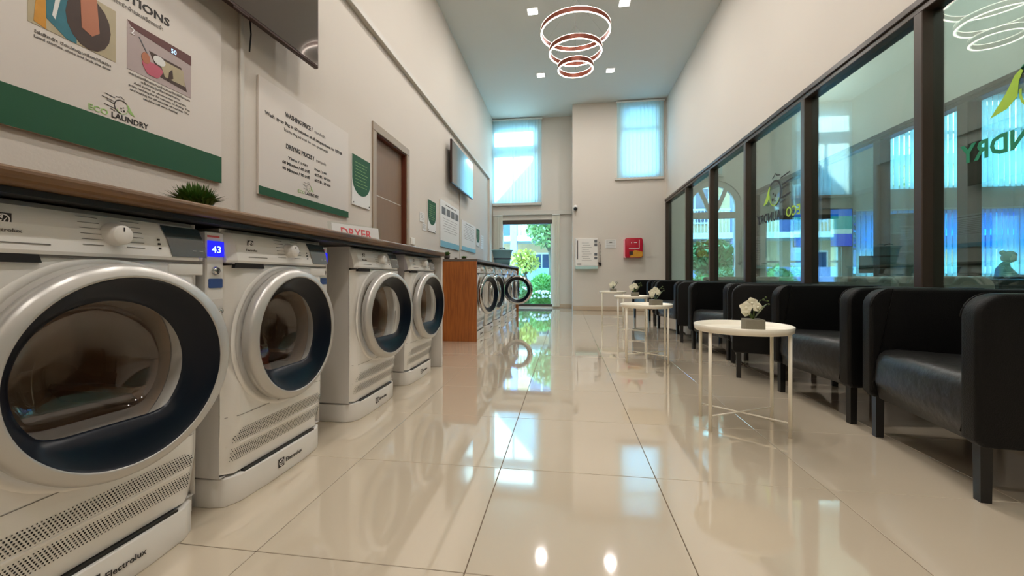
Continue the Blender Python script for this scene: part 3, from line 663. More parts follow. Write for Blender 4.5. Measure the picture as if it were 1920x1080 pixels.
def build_dryer(label, group, rich=True, kind='dryer'):
    t = thing('tumble_dryer' if kind == 'dryer' else 'washing_machine', label, kind if kind == 'dryer' else 'washing machine', (0, 0, 0), 0, group)
    # cabinet: side, top, back shell
    b = MB()
    rr = [(-0.60, -HW), (-0.03, -HW), (-0.03, HW), (-0.60, HW)]
    zt, zb = 0.930, 0.102
    b.add([(-0.6, -HW, zb), (-0.03, -HW, zb), (-0.03, -HW, zt), (-0.6, -HW, zt), (-0.6, HW, zb), (-0.03, HW, zb), (-0.03, HW, zt), (-0.6, HW, zt)],
          [(0, 1, 2, 3), (4, 7, 6, 5), (0, 3, 7, 4), (3, 2, 6, 7), (0, 4, 5, 1)])
    b.build('cabinet', 'side_white', t)
    # front panel with round opening
    n = 72; z0, z1 = zb, 0.812; rings = []
    for q in range(8):
        ring = []
        for k in range(n):
            a = 2 * PI * (k + .5) / n; ca, sa = math.cos(a), math.sin(a)
            lim = []
            if abs(ca) > 1e-6: lim.append(HW / abs(ca))
            if sa > 1e-6: lim.append((z1 - DC) / sa)
            if sa < -1e-6: lim.append((z0 - DC) / sa)
            R = min(lim); r = .215 + (R - .215) * (q / 7.0) ** 0.9
            y, z = r * ca, DC + r * sa
            ring.append((front_x(y, z), y, z))
        rings.append(ring)
    inner = [(-0.035, p[1] * .97, DC + (p[2] - DC) * .97) for p in rings[0]]
    fp = MB().loft([inner] + rings)
    fp.build('front_panel', 'white', t)
    # recess ring shadow groove around the door
    MB().lathe([(0.248, 0.004), (0.262, 0.010), (0.270, 0.004)], 64, 'x', (0, 0.0, DC)).build('door_surround', 'white', t)
    # control panel
    cp = MB()
    prof = [(-0.03, .818), (0.012, .818), (0.014, .826), (0.002, .880), (-0.014, .918), (-0.030, .930)]
    rg = []
    for y in (-HW, -HW + .012, -HW + .03, -.15, 0, .15, HW - .03, HW - .012, HW):
        e = 0.016 * sm(HW - .03, HW, abs(y))
        rg.append([(x - (e if x > -.03 else 0), y, z) for x, z in prof])
    cp.loft(rg, True, True, True, False); cpo = cp.build('control_panel', 'white_plastic', t)
    def cx(z): # x on the sloped panel face at height z
        pr = prof[2:]
        for (xa, za), (xb, zb_) in zip(pr, pr[1:]):
            if za <= z <= zb_: return xa + (xb - xa) * (z - za) / (zb_ - za)
        return 0
    tilt = math.atan2(0.012, .054)
    emblem(cpo, (cx(.885) + .001, -.180, .885), 0.026)
    text('Electrolux', cpo, 'grey_ink', (cx(.862) + .001, -.180, .860), 0.008, 0.052, align='CENTER')
    if rich:
        MB().box((cx(.838), -.20, .838), (cx(.838) + .0012, -.11, .8405)).build('caption_line', 'grey_ink', cpo)
        for s_, y_ in ((-1, -0.025), (1, 0.072)):
            for k in range(6):
                MB().box((cx(.845 + .013 * k), y_ - .024, .845 + .013 * k), (cx(.845 + .013 * k) + .0016, y_ + .020, .8462 + .013 * k)).build('program_mark', 'grey_ink', cpo)
        for k in range(3): MB().box((cx(.845 + .012 * k), .130, .845 + .012 * k), (cx(.845 + .012 * k) + .002, .136, .850 + .012 * k)).build('indicator', 'ink', cpo)
    kn = MB().lathe([(0.0, .030), (.021, .030), (.0235, .027), (.0255, .010), (.029, .002), (.030, -.004)], 32, 'x', (0, 0, 0)); kn.build('knob', 'white_plastic', cpo, (cx(.873), .022, .873))
    MB().box((.0295, -.0015, .008), (.0312, .0015, .018)).build('knob_marker', 'ink', cpo, (cx(.873), .022, .873))
    dz0, dz1 = .828, .914
    MB().add([(cx(z) + o_, y, z) for o_ in (0, .0025) for y, z in ((.165, dz0), (.275, dz0), (.271, dz1), (.150, dz1))] + [(cx(.88) + o_, y, .88) for o_ in (0, .0025) for y in (.273, .157)],
             [(4, 5, 8 + 2, 8 + 3), (8 + 3, 8 + 2, 6, 7), (0, 1, 5, 4), (3, 7, 6, 2)], False).build('display', 'display_glass', cpo)
    for yy in (.232, .255):
        MB().box((cx(.85) + .0026, yy, .846), (cx(.85) + .0032, yy + .012, .848)).build('display_mark', 'white_ink', cpo)
    # water drawer grip
    MB().prism([(-.262, .800), (-.125, .800), (-.13, .817), (-.258, .817)], 0.0, 0.0125, 'x').build('drawer_slot', 'hole', t)
    MB().box((-0.02, -.270, .8125), (0.010, .270, .818)).build('seam', 'grey_ink', t)
    MB().box((0.0, .160, .775), (0.007, .272, .811), 0.004, 2).build('corner_block', 'white_plastic', t)
    # lower flap outline and vents
    sd = MB()
    for (ya, za, yb, zb2) in ((-.268, .300, .0, .300), (.0, .300, .03, .318), (.10, .318, .255, .300), (.255, .300, .257, .13)):
        m_ = 8
        for k in range(m_):
            y0_, y1_ = ya + (yb - ya) * k / m_, ya + (yb - ya) * (k + 1) / m_; z0_, z1_ = za + (zb2 - za) * k / m_, za + (zb2 - za) * (k + 1) / m_
            dy, dz = (0.0, .0009) if abs(yb - ya) > abs(zb2 - za) else (.0009, 0)
            q = [(y0_ - dy, z0_ - dz), (y1_ - dy, z1_ - dz), (y1_ + dy, z1_ + dz), (y0_ + dy, z0_ + dz)]
            sd.add([(front_x(y, z) + .0012, y, z) for y, z in q], [(0, 1, 2, 3)])
    sd.build('flap_seam', 'grey_ink', t)
    vt = MB(); nx = 62
    for band, (zc, rows) in enumerate(((.232, 7), (.168, 7))):
        for r_ in range(rows):
            for k in range(nx):
                y = -.248 + .492 * (k + .5 * (r_ % 2)) / nx; z = zc - .0068 * (r_ - (rows - 1) / 2)
                if r_ < 3 and band == 0 and abs(y + .0) > .25 - .01 * (3 - r_): continue
                rad = .00235 * (1 - 0.25 * (r_ in (0, rows - 1)))
                vt.add([(front_x(y, z) + .0010, y + rad * math.cos(PI / 3 * i), z + rad * math.sin(PI / 3 * i)) for i in range(6)], [(0, 1, 2, 3, 4, 5)])
    vt.build('vent_holes', 'hole', t, kind='stuff')
    vr = MB()
    rgs = []
    for k in range(13):
        y = -.262 + .524 * k / 12; rgs.append([(front_x(y, z) + o_, y, z) for z, o_ in ((.196, 0), (.199, .0018), (.203, .0018), (.206, 0))])
    vr.loft(rgs, False); vr.build('vent_rib', 'white', t)
    # door: hinge on the left, origin on the hinge line
    HY = -0.25
    def cyl_(ring): return [(x, y - HY, z - DC) for x, y, z in ring]
    N = 80
    def R_out(a):
        c_ = math.cos(a); return .250 * (1 + .045 * max(0, c_) ** 3 * (1 + .6 * math.sin(a)))
    def ring(rf, x, cy=0.0, cz=0.0): return cyl_([(x, cy + rf(2 * PI * k / N) * math.cos(2 * PI * k / N), DC + cz + rf(2 * PI * k / N) * math.sin(2 * PI * k / N)) for k in range(N)])
    dm = 'silver' if kind == 'dryer' else 'chrome'
    IR = .219
    D = MB().loft([ring(lambda a: .225, .002), ring(lambda a: R_out(a) - .010, .010), ring(R_out, .018), ring(R_out, .040), ring(lambda a: R_out(a) - .003, .048), ring(lambda a: R_out(a) - .010, .054), ring(lambda a: IR + .006, .061), ring(lambda a: IR + .001, .062), ring(lambda a: IR, .058)])
    door = D.build('door', dm, t, (0.008, HY, DC))
    if kind == 'dryer':
        oy_ = -.028; rD = .165
        def hole(a):
            s_ = math.sin(a); r = rD
            if s_ < 0: r = min(r, .120 / max(-s_, 1e-4))
            # soften the two lower corners
            k_ = abs(rD - .120 / max(-s_, 1e-4)) if s_ < 0 else 1
            if k_ < .02: r -= .006 * (1 - k_ / .02)
            return r
        def hole_s(k_): return lambda a: hole(a) * k_
    else:
        oy_ = 0.0
        def hole(a): return .168
        def hole_s(k_): return lambda a: hole(a) * k_
    MB().loft([ring(lambda a: IR, .060), ring(lambda a: IR - .006, .054), ring(lambda a: hole(a) * .5 + (IR - .006) * .5, .044, oy_ * .5), ring(hole_s(1.03), .034, oy_), ring(hole_s(1.0), .026, oy_)]).build('bezel', 'bezel', door)
    MB().loft([ring(hole_s(1.0), .026, oy_), ring(hole_s(.975), .0, oy_), ring(hole_s(.95), -.045, oy_)]).build('bowl_wall', 'bowl_wall', door, label='pale clear plastic wall of the door bowl')
    MB().loft([ring(hole_s(.95), -.045, oy_), ring(hole_s(.86), -.066, oy_), ring(hole_s(.6), -.076, oy_), ring(hole_s(.3), -.080, oy_), ring(hole_s(.01), -.081, oy_)]).build('door_glass', 'bowl', door)
    # drum with lifters
    dr = MB().lathe([(.205, -.034), (.205, -.09), (.255, -.10), (.255, -.40), (.245, -.43), (.09, -.45), (.0, -.45)], 48, 'x', (0, 0, DC - .0)).build('drum', 'drum', t)
    for k in range(3):
        a = PI / 2 + k * 2 * PI / 3 + .5
        R = Matrix.Translation((0, 0, DC)) @ Matrix.Rotation(a, 4, 'X')
        MB().prism([(-.03, .2545), (.03, .2545), (.008, .20), (-.008, .20)], -.41, -.12, 'x', T=R).build('lifter', 'drum', t)
    # plinth
    pts = []
    for (y, x) in ((-.275, -.58), (-.275, -.07), (-.262, -.025), (-.22, -.004), (-.10, .006), (.10, .006), (.22, -.004), (.262, -.025), (.275, -.07), (.275, -.58)): pts.append((x, y))
    pl = MB().prism(pts, 0.0, 0.094, 'z', .004, 2).build('plinth', 'white_plastic', t)
    text('Electrolux', pl, 'ink', (.008, .0, .042), 0.016, 0.098, align='LEFT')
    emblem(pl, (.0075, -.028, .05), 0.032)
    MB().box((-.02, -.20, .094), (-.004, .20, .1005)).build('gap_shadow_strip', 'black', t)
    return t

X_M = -1.105
labels = ['nearest white tumble dryer, cut off by the left edge of the photo', 'second white tumble dryer with rust and white laundry inside', 'third white tumble dryer beneath the acrylic dryer sign', 'farthest white tumble dryer beside the counter end panel']
DYC = [0.85, 1.50, 2.325, 3.075]
base_d = build_dryer(labels[0], 'white tumble dryers under the counter')
dryers = [base_d]
for k in range(1, 4):
    dryers.append(copy_tree(base_d)); dryers[k]['label'] = labels[k]
for k, o in enumerate(dryers):
    o.location = (X_M, DYC[k], 0)
    for c_ in o.children:
        if c_.name.split('.')[0] == 'door': c_.rotation_euler = (0, 0, -math.radians((7, 0, 7, 5)[k]))
# laundry inside the second dryer
def cloth(name, label, m, c, r):
    mb = MB(); bm = bmesh.new(); bmesh.ops.create_icosphere(bm, subdivisions=4, radius=1)
    ph = [random.uniform(0, 6) for _ in range(6)]
    for q in bm.verts:
        u = q.co.copy(); k = 1 + .16 * math.sin(5 * u.x + ph[0] + 3 * u.z) + .13 * math.sin(7 * u.y + ph[1]) * math.cos(6 * u.z + ph[2]) + .06 * math.sin(15 * u.x + 11 * u.y + ph[3])
        q.co = Vector((u.x * r[0] * k, u.y * r[1] * k, max(u.z, -.5) * r[2] * k + r[2] * .5))
    mb.from_bm(bm, True); tag(mb.build(name, m, None, c), label, 'laundry', 'laundry in the second dryer')
cloth('cotton_shirt', 'rust red laundry heaped in the second dryer drum', 'cloth_red', (X_M - .24, 1.52, .335), (.13, .12, .10))
cloth('towel', 'white laundry lying at the front of the second dryer drum', 'cloth_white', (X_M - .17, 1.345, .350), (.06, .055, .05))
# payment boxes between the machines
pb = None
for k, (y, l) in enumerate(((1.187, 'white coin payment column with blue display beside the nearest dryer'), (1.835, 'white coin payment column with blue display between the second and third dryers'), (2.665, 'white coin payment column between the third and fourth dryers'))):
    if pb is None:
        pb = thing('coin_payment_column', l, 'payment box', (0, 0, 0), 0, 'coin payment columns between the dryers')
        MB().box((-.16, -.034, .54), (0, .034, .915), .004).build('housing', 'white_plastic', pb); MB().box((-.15, -.018, 0), (-.10, .018, .54), .003).build('pedestal', 'side_white', pb)
        dsp = MB().box((0, -.031, .835), (.004, .031, .885), .001).build('display', 'blue_lcd', pb); text('43', dsp, 'lcd_digit', (.0046, -.017, .848), .022, .034)
        MB().box((0, -.030, .896), (.0015, .015, .902)).build('brand_strip', 'red_ink', pb)
        MB().lathe([(.0, .010), (.010, .010), (.014, .004), (.014, 0)], 20, 'x', (0, 0, .79)).build('coin_entry', 'chrome', pb); MB().box((.010, -.0015, .780), (.0115, .0015, .800)).build('coin_slot', 'ink', pb)
        MB().prism(rrect(-.026, .735, .026, .765, .004), 0, .003, 'x').build('info_sticker', 'railing', pb)
        MB().box((0, -.028, .57), (.003, .028, .70), .001).build('coin_door', 'side_white', pb); MB().lathe([(.0, .006), (.008, .006), (.008, 0)], 14, 'x', (.003, .016, .66)).build('lock', 'chrome', pb)
        o = pb
    else: o = copy_tree(pb); o['label'] = l
    o.location = (-1.118 if k == 0 else -1.15, y, 0)

# dryer counter
ct = thing('counter', 'long brown wooden counter running over the dryers', 'counter', (-1.42, 1.0, 0))
def slab(x0, x1, y0, y1, z0, z1, m, nm, par, o): return MB().prism(rrect(x0 - o[0], z0, x1 - o[0], z1, .012, 3), y0 - o[1], y1 - o[1], 'y').build(nm, m, par)
slab(-1.785, -1.045, -1.0, 3.495, .948, .985, 'counter', 'worktop', ct, (-1.42, 1.0))
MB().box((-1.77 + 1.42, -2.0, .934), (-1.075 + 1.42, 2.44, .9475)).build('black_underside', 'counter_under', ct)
MB().box((-1.77 + 1.42, 2.45, 0), (-1.065 + 1.42, 2.485, .947), .002).build('end_panel', 'side_white', ct, label='pale grey end panel reaching the floor')

# washers
wl = ['nearest washing machine beside the wooden end panel, door ajar', 'second washing machine from the wooden end panel, door ajar', 'third washing machine from the wooden end panel, door shut', 'washing machine with its round door swung wide open', 'washing machine just beyond the one with the open door', 'farthest washing machine, next to the garden door']
wb = build_dryer(wl[0], 'washing machines in the far row', False, 'washer')
WY = [5.20 + .72 * k for k in range(6)]
for k in range(6):
    o = wb if k == 0 else copy_tree(wb); o['label'] = wl[k]; o.location = (-1.09, WY[k], 0)
    for ch in o.children:
        if ch.name.startswith('door') and not ch.name.startswith('door_s'):
            ch.rotation_euler = (0, 0, -math.radians((16, 13, 0, 92, 0, 0)[k]))
wc = thing('cabinet_counter', 'orange brown wooden end panel and grey worktop over the washing machines', 'counter', (-1.42, 4.84, 0))
MB().box((-.375, -.02, 0), (.362, .02, .955), .002).build('end_panel', 'cabinet', wc)
MB().box((-.375, -.02, .956), (.372, 4.34, .985), .003).build('worktop', mat('grey worktop', rgb(96, 88, 82), .4, noise=.08), wc)
MB().box((-.375, 4.28, 0), (.362, 4.32, .955), .002).build('end_panel', 'cabinet', wc)

# ------------------------------------------------------------------ things on the counters
def grass_plant(label, loc, R, h, n, potm='dark_pot', group='potted plants on the counters', ph=.05):
    t = thing('potted_plant', label, 'plant', loc, 0, group)
    MB().lathe([(0, 0), (R * .5, 0), (R * .62, ph), (R * .55, ph), (0, ph - .006)], 20).build('pot', potm, t)
    mb = MB()
    for k in range(n):
        a = random.uniform(0, 2 * PI); e = random.uniform(.1, 1.0); L = random.uniform(.45, 1.0)
        bx, by = R * .4 * random.random() * math.cos(a), R * .4 * random.random() * math.sin(a)
        tip = (bx + math.cos(a) * R * e * L, by + math.sin(a) * R * e * L, ph + h * L * (1 - .55 * e)); wd = .0035 + .003 * random.random()
        px_, py_ = -math.sin(a) * wd, math.cos(a) * wd
        mid = ((bx + tip[0]) / 2, (by + tip[1]) / 2, (ph + tip[2]) / 2 + .015)
        mb.add([(bx, by, ph - .005), (mid[0] + px_, mid[1] + py_, mid[2]), (mid[0] - px_, mid[1] - py_, mid[2]), tip], [(0, 1, 2), (1, 3, 2)])
    mb.build('leaves', 'plant', t, kind='stuff'); return t
grass_plant('small bushy green plant on the dryer counter below the instruction sign', (-1.42, 1.42, .985), .092, .125, 1300, ph=.04)
grass_plant('small dark green plant standing nearer on the washing machine counter', (-1.46, 4.96, .985), .06, .055, 300)
grass_plant('smaller dark plant standing farther back on the washing machine counter', (-1.36, 5.42, .985), .055, .03, 300, ph=.035)
cpn = thing('small_cup', 'tiny dark cup between the two small plants', 'cup', (-1.40, 5.15, .985)); MB().lathe([(0, 0), (.016, 0), (.02, .03), (.017, .03), (.014, .004), (0, .004)], 16).build('body', 'dark_pot', cpn)
dsh = thing('shell_holder', 'white ribbed half round holder on the dryer counter near the trunking', 'holder', (-1.62, 2.27, .985))
mb = MB()
for k in range(11):
    a = PI * k / 10
    mb.tube([(0, .0, .002), (0, .115 * math.cos(a), .004 + .085 * math.sin(a))], .005, 6)
mb.tube([(0, .115 * math.cos(PI * k / 16), .004 + .085 * math.sin(PI * k / 16)) for k in range(17)], .005, 6); mb.box((-.03, -.06, 0), (.03, .06, .006), .002)
mb.build('body', 'white_plastic', dsh)
sg = thing('tabletop_sign', 'acrylic tabletop sign reading DRYER in pink letters on the counter', 'sign', (-1.50, 2.46, .985), -0.365)
MB().add([(.0, 0, 0), (.05, 0, 0), (.05, .45, 0), (.0, .45, 0), (-.02, 0, .145), (-.02, .45, .145), (.0, 0, .002), (.05, 0, .004), (.05, .45, .004), (.0, .45, .002)], [(0, 1, 2, 3), (6, 9, 8, 7), (0, 3, 5, 4)]).build('stand', 'glass', sg)
pa = MB().box((0, 0, 0), (.002, .40, .125)).build('paper', 'paper', sg, (.003, .025, .012), (0, -.14, 0)); text('DRYER', pa, 'red_ink', (.0026, .20, .040), .064, .26, align='CENTER', bold=.001)

# laundry basket
bk = thing('laundry_basket', 'collapsible teal grey laundry basket on the far end of the counter', 'basket', (-1.34, 8.60, .985), .2); bk.scale = (1.1, 1.1, 1.28)
MB().loft([[(r_ * sx * math.copysign(abs(math.cos(a)) ** .6, math.cos(a)), r_ * sy * math.copysign(abs(math.sin(a)) ** .6, math.sin(a)), z) for a in [2 * PI * k / 40 for k in range(40)]] for r_, sx, sy, z in ((.80, .17, .12, 0), (.88, .18, .13, .12), (.88, .18, .13, .13), (1, .19, .14, .25), (1.08, .19, .14, .26), (1.06, .19, .14, .27), (.97, .19, .14, .262), (.78, .17, .12, .01))], True, True, True).build('tub', 'basket', bk)
MB().loft([[(r_ * .18 * math.copysign(abs(math.cos(a)) ** .6, math.cos(a)), r_ * .13 * math.copysign(abs(math.sin(a)) ** .6, math.sin(a)), z) for a in [2 * PI * k / 40 for k in range(40)]] for r_, z in ((.90, .115), (.93, .12), (.93, .135), (.90, .14))]).build('fold_band', 'basket_dark', bk)
MB().tube([(-.06, .13, .26), (-.05, .13, .30), (.0, .13, .315), (.05, .13, .30), (.06, .13, .26)], .007).build('handle', 'basket', bk)
MB().tube([(-.06, -.13, .26), (-.05, -.135, .29), (.0, -.14, .30), (.05, -.135, .29), (.06, -.13, .26)], .007).build('handle', 'basket_dark', bk)

# ------------------------------------------------------------------ end wall fittings
YW = 9.70
bx = thing('coin_changer_board', 'white wall unit with black vertical slot and four small pictures', 'wall unit', (.197, YW, 1.02))
MB().box((0, -.09, 0), (.50, -.001, .63), .006).build('housing', 'white_plastic', bx)
MB().box((.035, -.095, .15), (.055, -.09, .58)).build('slot', 'black', bx); MB().box((.035, -.095, .03), (.13, -.09, .05)).build('return_slot', 'black', bx)
for z in (.53, .45, .23, .15): MB().box((.42, -.094, z), (.485, -.09, z + .06), .001).build('picture', 'photo_grey', bx)
for k in range(9): MB().box((.14 + .02 * (k % 2), -.092, .12 + .05 * k), (.36 - .03 * (k % 3), -.0895, .126 + .05 * k)).build('text_line', 'grey_ink', bx)
MB().box((-.0, -.10, -.07), (.50, -.001, -.005), .004).build('tray', mat('pale teal plastic', rgb(176, 204, 200), .4, noise=.05), bx)
ch = MB().tube([(0, 0, .52), (.02, -.01, .45), (.01, -.005, .3), (.015, -.01, .15), (.02, -.01, 0)], .006).build('hanging_cord', 'grey_ink', None, (.735, YW - .02, 1.05))
tag(ch, 'dark beaded cord hanging right of the white wall unit', 'cord')
for k in range(6): MB().blob((.013, -.009, .06 + .075 * k), (.012, .012, .012), 1).build('bead', 'ink', ch)
MB().prism([(-.03, .06), (.05, .03), (.03, -.03), (-.0, -.02)], -.02, .01, 'y').build('tag', 'black', ch)
nb = thing('notice_plate', 'faint embossed white notice plate between the white unit and red box', 'notice', (.87, YW, 1.42))
MB().box((0, -.008, 0), (.24, -.001, .20), .003).build('plate', 'paper', nb)
for k in range(4): MB().box((.02, -.0095, .03 + .045 * k), (.22, -.008, .036 + .045 * k)).build('text_line', 'grey_ink', nb)
MB().box((.09, -.0095, .125), (.15, -.008, .150)).build('mark', 'grey_ink', nb)
rb = thing('red_dispenser', 'crimson wall dispenser box with gold swoosh and white outline', 'dispenser', (1.27, YW, 1.20))
MB().prism(rrect(.02, 0, .40, .44, .045, 5), -.14, -.001, 'y', .008, 2).build('housing', 'red', rb)
MB().prism(rrect(.0, .0, .035, .42, .01, 3), -.12, -.001, 'y').build('side_flange', mat('pink edge', rgb(240, 170, 180), .4, noise=.02), rb)
MB().prism([(.12, .01), (.36, .01), (.395, .04), (.395, .13), (.33, .15), (.22, .17), (.16, .12)], -.144, -.139, 'y').build('gold_swoosh', 'gold', rb)
MB().box((.11, -.147, .06), (.19, -.143, .14)).build('coin_window', 'photo_dark', rb)
o2 = MB()
for a, b in (((.10, .20), (.33, .215)), ((.32, .215), (.33, .40)), ((.15, .32), (.165, .345)), ((.21, .33), (.28, .345))): o2.box((a[0], -.143, a[1]), (b[0], -.140, b[1]))
o2.build('outline', 'white_ink', rb)
cb = MB().box((0, 0, 0), (.32, .006, .006)).build('surface_cable', 'trim', None, (1.67, YW - .008, 1.22)); tag(cb, 'thin white cable run from the red box to the corner', 'cable')
cm = thing('security_camera', 'small black and white security camera high on the end wall corner', 'camera', (.197, YW, 2.33))
MB().lathe([(.0, -.03), (.045, -.03), (.05, -.001), (0, -.001)], 20, 'y', (0, 0, .05)).build('mount', 'white_plastic', cm); MB().blob((0, -.055, 0), (.045, .045, .045), 2).build('lens_ball', 'black', cm)

# ------------------------------------------------------------------ armchairs
def build_armchair(label, group, bodym, seatm, W=.69, Dp=.70, Hh=.715):
    t = thing('armchair', label, 'armchair', (0, 0, 0), 0, group)     # origin: floor, centre of front edge; faces -X
    th = .075; r = .085; zb = .195
    side = [(0.0, zb + .02), (0.02, zb), (Dp - .03, zb), (Dp, zb + .03), (Dp, Hh - .03), (Dp - .03, Hh)] + [(r - r * math.sin(PI / 2 * k / 6), Hh - r + r * math.cos(PI / 2 * k / 6)) for k in range(7)]
    for s_ in (-1, 1):
        y0, y1 = (s_ * W / 2, s_ * (W / 2 - th)); a, b = min(y0, y1), max(y0, y1)
        MB().prism(side, a, b, 'y', .016, 3).build('arm_wing', bodym, t)
        # piping seam round the wing edge
        MB().tube([(x + .004, s_ * (W / 2 - th - .001), z) for x, z in side[6:][::-1]] + [(.004, s_ * (W / 2 - th - .001), zb + .03)], .003, 5).build('piping', bodym, t)
    MB().box((Dp - .10, -W / 2 + th - .01, zb), (Dp - .005, W / 2 - th + .01, Hh - .004), .03, 3).build('backrest', bodym, t)
    pr = [(.03, .195), (.60, .20), (.60, .40), (.40, .415), (.10, .43), (.055, .425), (.03, .405), (.018, .37), (.012, .28)]
    MB().prism(pr, -W / 2 + th + .002, W / 2 - th - .002, 'y', .014, 3).build('seat', seatm, t)
    for x in (.045, Dp - .06):
        for y in (-W / 2 + .045, W / 2 - .045):
            MB().add([(x + a * k, y + b * k, z) for z, k in ((0, .0155), (zb + .03, .0175)) for a, b in ((-1, -1), (1, -1), (1, 1), (-1, 1))], [(0, 3, 2, 1), (4, 5, 6, 7), (0, 1, 5, 4), (1, 2, 6, 5), (2, 3, 7, 6), (3, 0, 4, 7)]).build('leg', 'leg_black', t)
    return t
G = 'black armchairs along the glass partition'
ac = build_armchair('', G, 'leather', 'leather_seat')
AC = [ # near-front leg and far-front leg on the floor
    ((1.414, 1.645), (1.488, 2.245), 'nearest black armchair, cut off by the right edge of the photo'),
    ((1.486, 2.406), (1.424, 3.042), 'second black armchair, beyond the nearest white table'),
    ((1.302, 3.40), (1.480, 3.99), 'third black armchair, turned away so its outer wing shows'),
    ((1.485, 4.10), (1.344, 4.68), 'fourth black armchair, seat facing the camera beyond the turned one'),
    ((1.342, 5.14), (1.490, 5.74), 'fifth black armchair, angled away behind the second white table'),
    ((1.481, 5.85), (1.354, 6.47), 'sixth black armchair, angled to the third white table'),
    ((1.380, 6.80), (1.480, 7.40), 'seventh black armchair, second from the end wall'),
    ((1.430, 7.52), (1.270, 8.12), 'farthest black armchair beside the end wall table')]
for k, (a, b, l) in enumerate(AC):
    o = ac if k == 0 else copy_tree(ac); o['label'] = l
    dx, dy = b[0] - a[0], b[1] - a[1]; an = math.atan2(-dx, dy)
    if abs(an) > .32: an = math.copysign(.32, an)
    mx, my = (a[0] + b[0]) / 2, (a[1] + b[1]) / 2
    o.rotation_euler = (0, 0, an); ox, oy_ = -.045 * math.cos(an), -.045 * math.sin(an)
    o.location = (mx + ox, my + oy_, 0)
ag = None
for k, (y, l) in enumerate(((3.75, 'grey upholstered armchair seen just over the sill in the near pane'), (4.9, 'grey armchair with dark side behind the glass, beyond the near mullion'), (6.07, 'grey armchair behind the glass below the small dark lettering'), (7.5, 'grey armchair behind the glass in front of the arched window'))):
    if ag is None: ag = build_armchair(l, 'grey armchairs on the corridor side of the glass', 'grey_fabric', 'grey_fabric', .66, .62, .775); o = ag
    else: o = copy_tree(ag); o['label'] = l
    o.rotation_euler = (0, 0, PI); o.location = (3.02, y, 0)

# ------------------------------------------------------------------ tables with orchids
tb_ = thing('side_table', '', 'side table', (0, 0, 0), 0, 'round white tray tables')
R = .228
tr = MB().lathe([(0, .492), (R - .010, .492), (R - .003, .497), (R, .524), (R - .004, .526), (R - .009, .504), (R - .02, .499), (0, .499)], 64).build('tray', 'table_white', tb_)
for k in (0, 1):
    a0 = math.radians(-52 + 72 * k)
for a in (math.radians(28), math.radians(-40), math.radians(208), math.radians(140)):
    c_, s_ = math.cos(a), math.sin(a); rl = R - .016
    MB().tube([(rl * c_, rl * s_, 0), (rl * c_, rl * s_, .491)], .0085, 12).build('leg', 'table_white', tb_)
for a in (math.radians(28), math.radians(-40)):
    c_, s_ = math.cos(a), math.sin(a); rl = R - .02
    zz = .075 if a > 0 else .069
    MB().tube([(rl * c_, rl * s_, zz), (-rl * c_, -rl * s_, zz)], .004, 8).build('cross_bar', 'table_white', tb_)
TB = [((.897, 2.30), 'nearest round white tray table, in front of the second armchair'), ((.722, 3.96), 'second round white tray table from the camera'), ((.85, 5.66), 'third round white tray table, partly behind the second'), ((.79, 7.42), 'farthest round white tray table near the end wall')]
for k, ((x, y), l) in enumerate(TB):
    o = tb_ if k == 0 else copy_tree(tb_); o['label'] = l; o.location = (x, y, 0)
def orchid(label, loc, rz, s=1.0):
    t = thing('potted_orchid', label, 'flower', loc, rz, 'white artificial orchids on the tables')
    MB().box((-.036 * s, -.036 * s, 0), (.036 * s, .036 * s, .05 * s), .004, 2).build('pot', 'pot', t)
    MB().tube([(0, 0, .045 * s), (.004 * s, 0, .08 * s), (.0, .004, .115 * s)], .0035 * s, 7).build('stem', 'leaf', t)
    lf = MB()
    for (a, L, wd, up) in ((-.5, .075, .022, .9), (2.4, .05, .016, 1.0)):
        rg = []
        for k in range(7):
            u = k / 6; ww = wd * s * math.sin(PI * min(1, u * .95 + .05)) ** .7
            cx_, cz_ = L * s * u * .7, .05 * s + L * s * up * math.sin(u * 1.4)
            rg.append([(cx_ * math.cos(a) - w2 * math.sin(a), cx_ * math.sin(a) + w2 * math.cos(a), cz_ - abs(w2) * .4) for w2 in (-ww, 0, ww)])
        lf.loft(rg, False)
    lf.build('leaf', 'leaf', t)
    for (cx_, cz_, r_, q_) in ((-.030, .098, .026, 0), (-.006, .116, .025, .006), (-.026, .078, .019, .010), (.012, .100, .020, -.006)):
        f = MB()
        for k in range(5):
            a = 2 * PI * k / 5 + .3 + q_ * 40; rg = []
            for j in range(9):
                u = j / 8; ww = r_ * .56 * math.sin(PI * min(.985, u * .86 + .13)) ** .75; rr_ = r_ * u
                rg.append([((cx_ + rr_ * math.cos(a) - w2 * math.sin(a)) * s, (q_ - .006 - .012 * u * (1.2 - u)) * s - abs(w2) * .25, (cz_ + rr_ * math.sin(a) + w2 * math.cos(a)) * s) for w2 in (-ww, -ww * .66, -ww * .33, 0, ww * .33, ww * .66, ww)])
            f.loft(rg, False)
        f.blob((cx_ * s, (q_ - .014) * s, cz_ * s), (.006 * s, .006 * s, .006 * s), 1); f.build('blossom', 'petal', t)
    bd = MB(); bd.tube([(0, 0, .10 * s), (.03 * s, .0, .13 * s), (.055 * s, 0, .125 * s)], .0014 * s, 5)
    for p in ((.055, 0, .125), (.05, .006, .14), (.038, -.004, .132), (.06, .004, .112)): bd.blob(tuple(q * s for q in p), (.0045 * s,) * 3, 1)
    bd.build('buds', 'leaf', t)
# tiny radius flag: zz keeps the two bars apart
orchid('white orchid in a square grey pot on the nearest table', (.925, 2.24, .4995), -.1, 1.2)
orchid('white orchid in a grey pot on the second table', (.80, 3.93, .4995), .15, 1.3)
orchid('white orchid on the third table behind the second flower', (.88, 5.60, .4995), -.1, 1.4)
orchid('small white orchid on the farthest table by the end wall', (.80, 7.42, .4995), .1, 1.4)

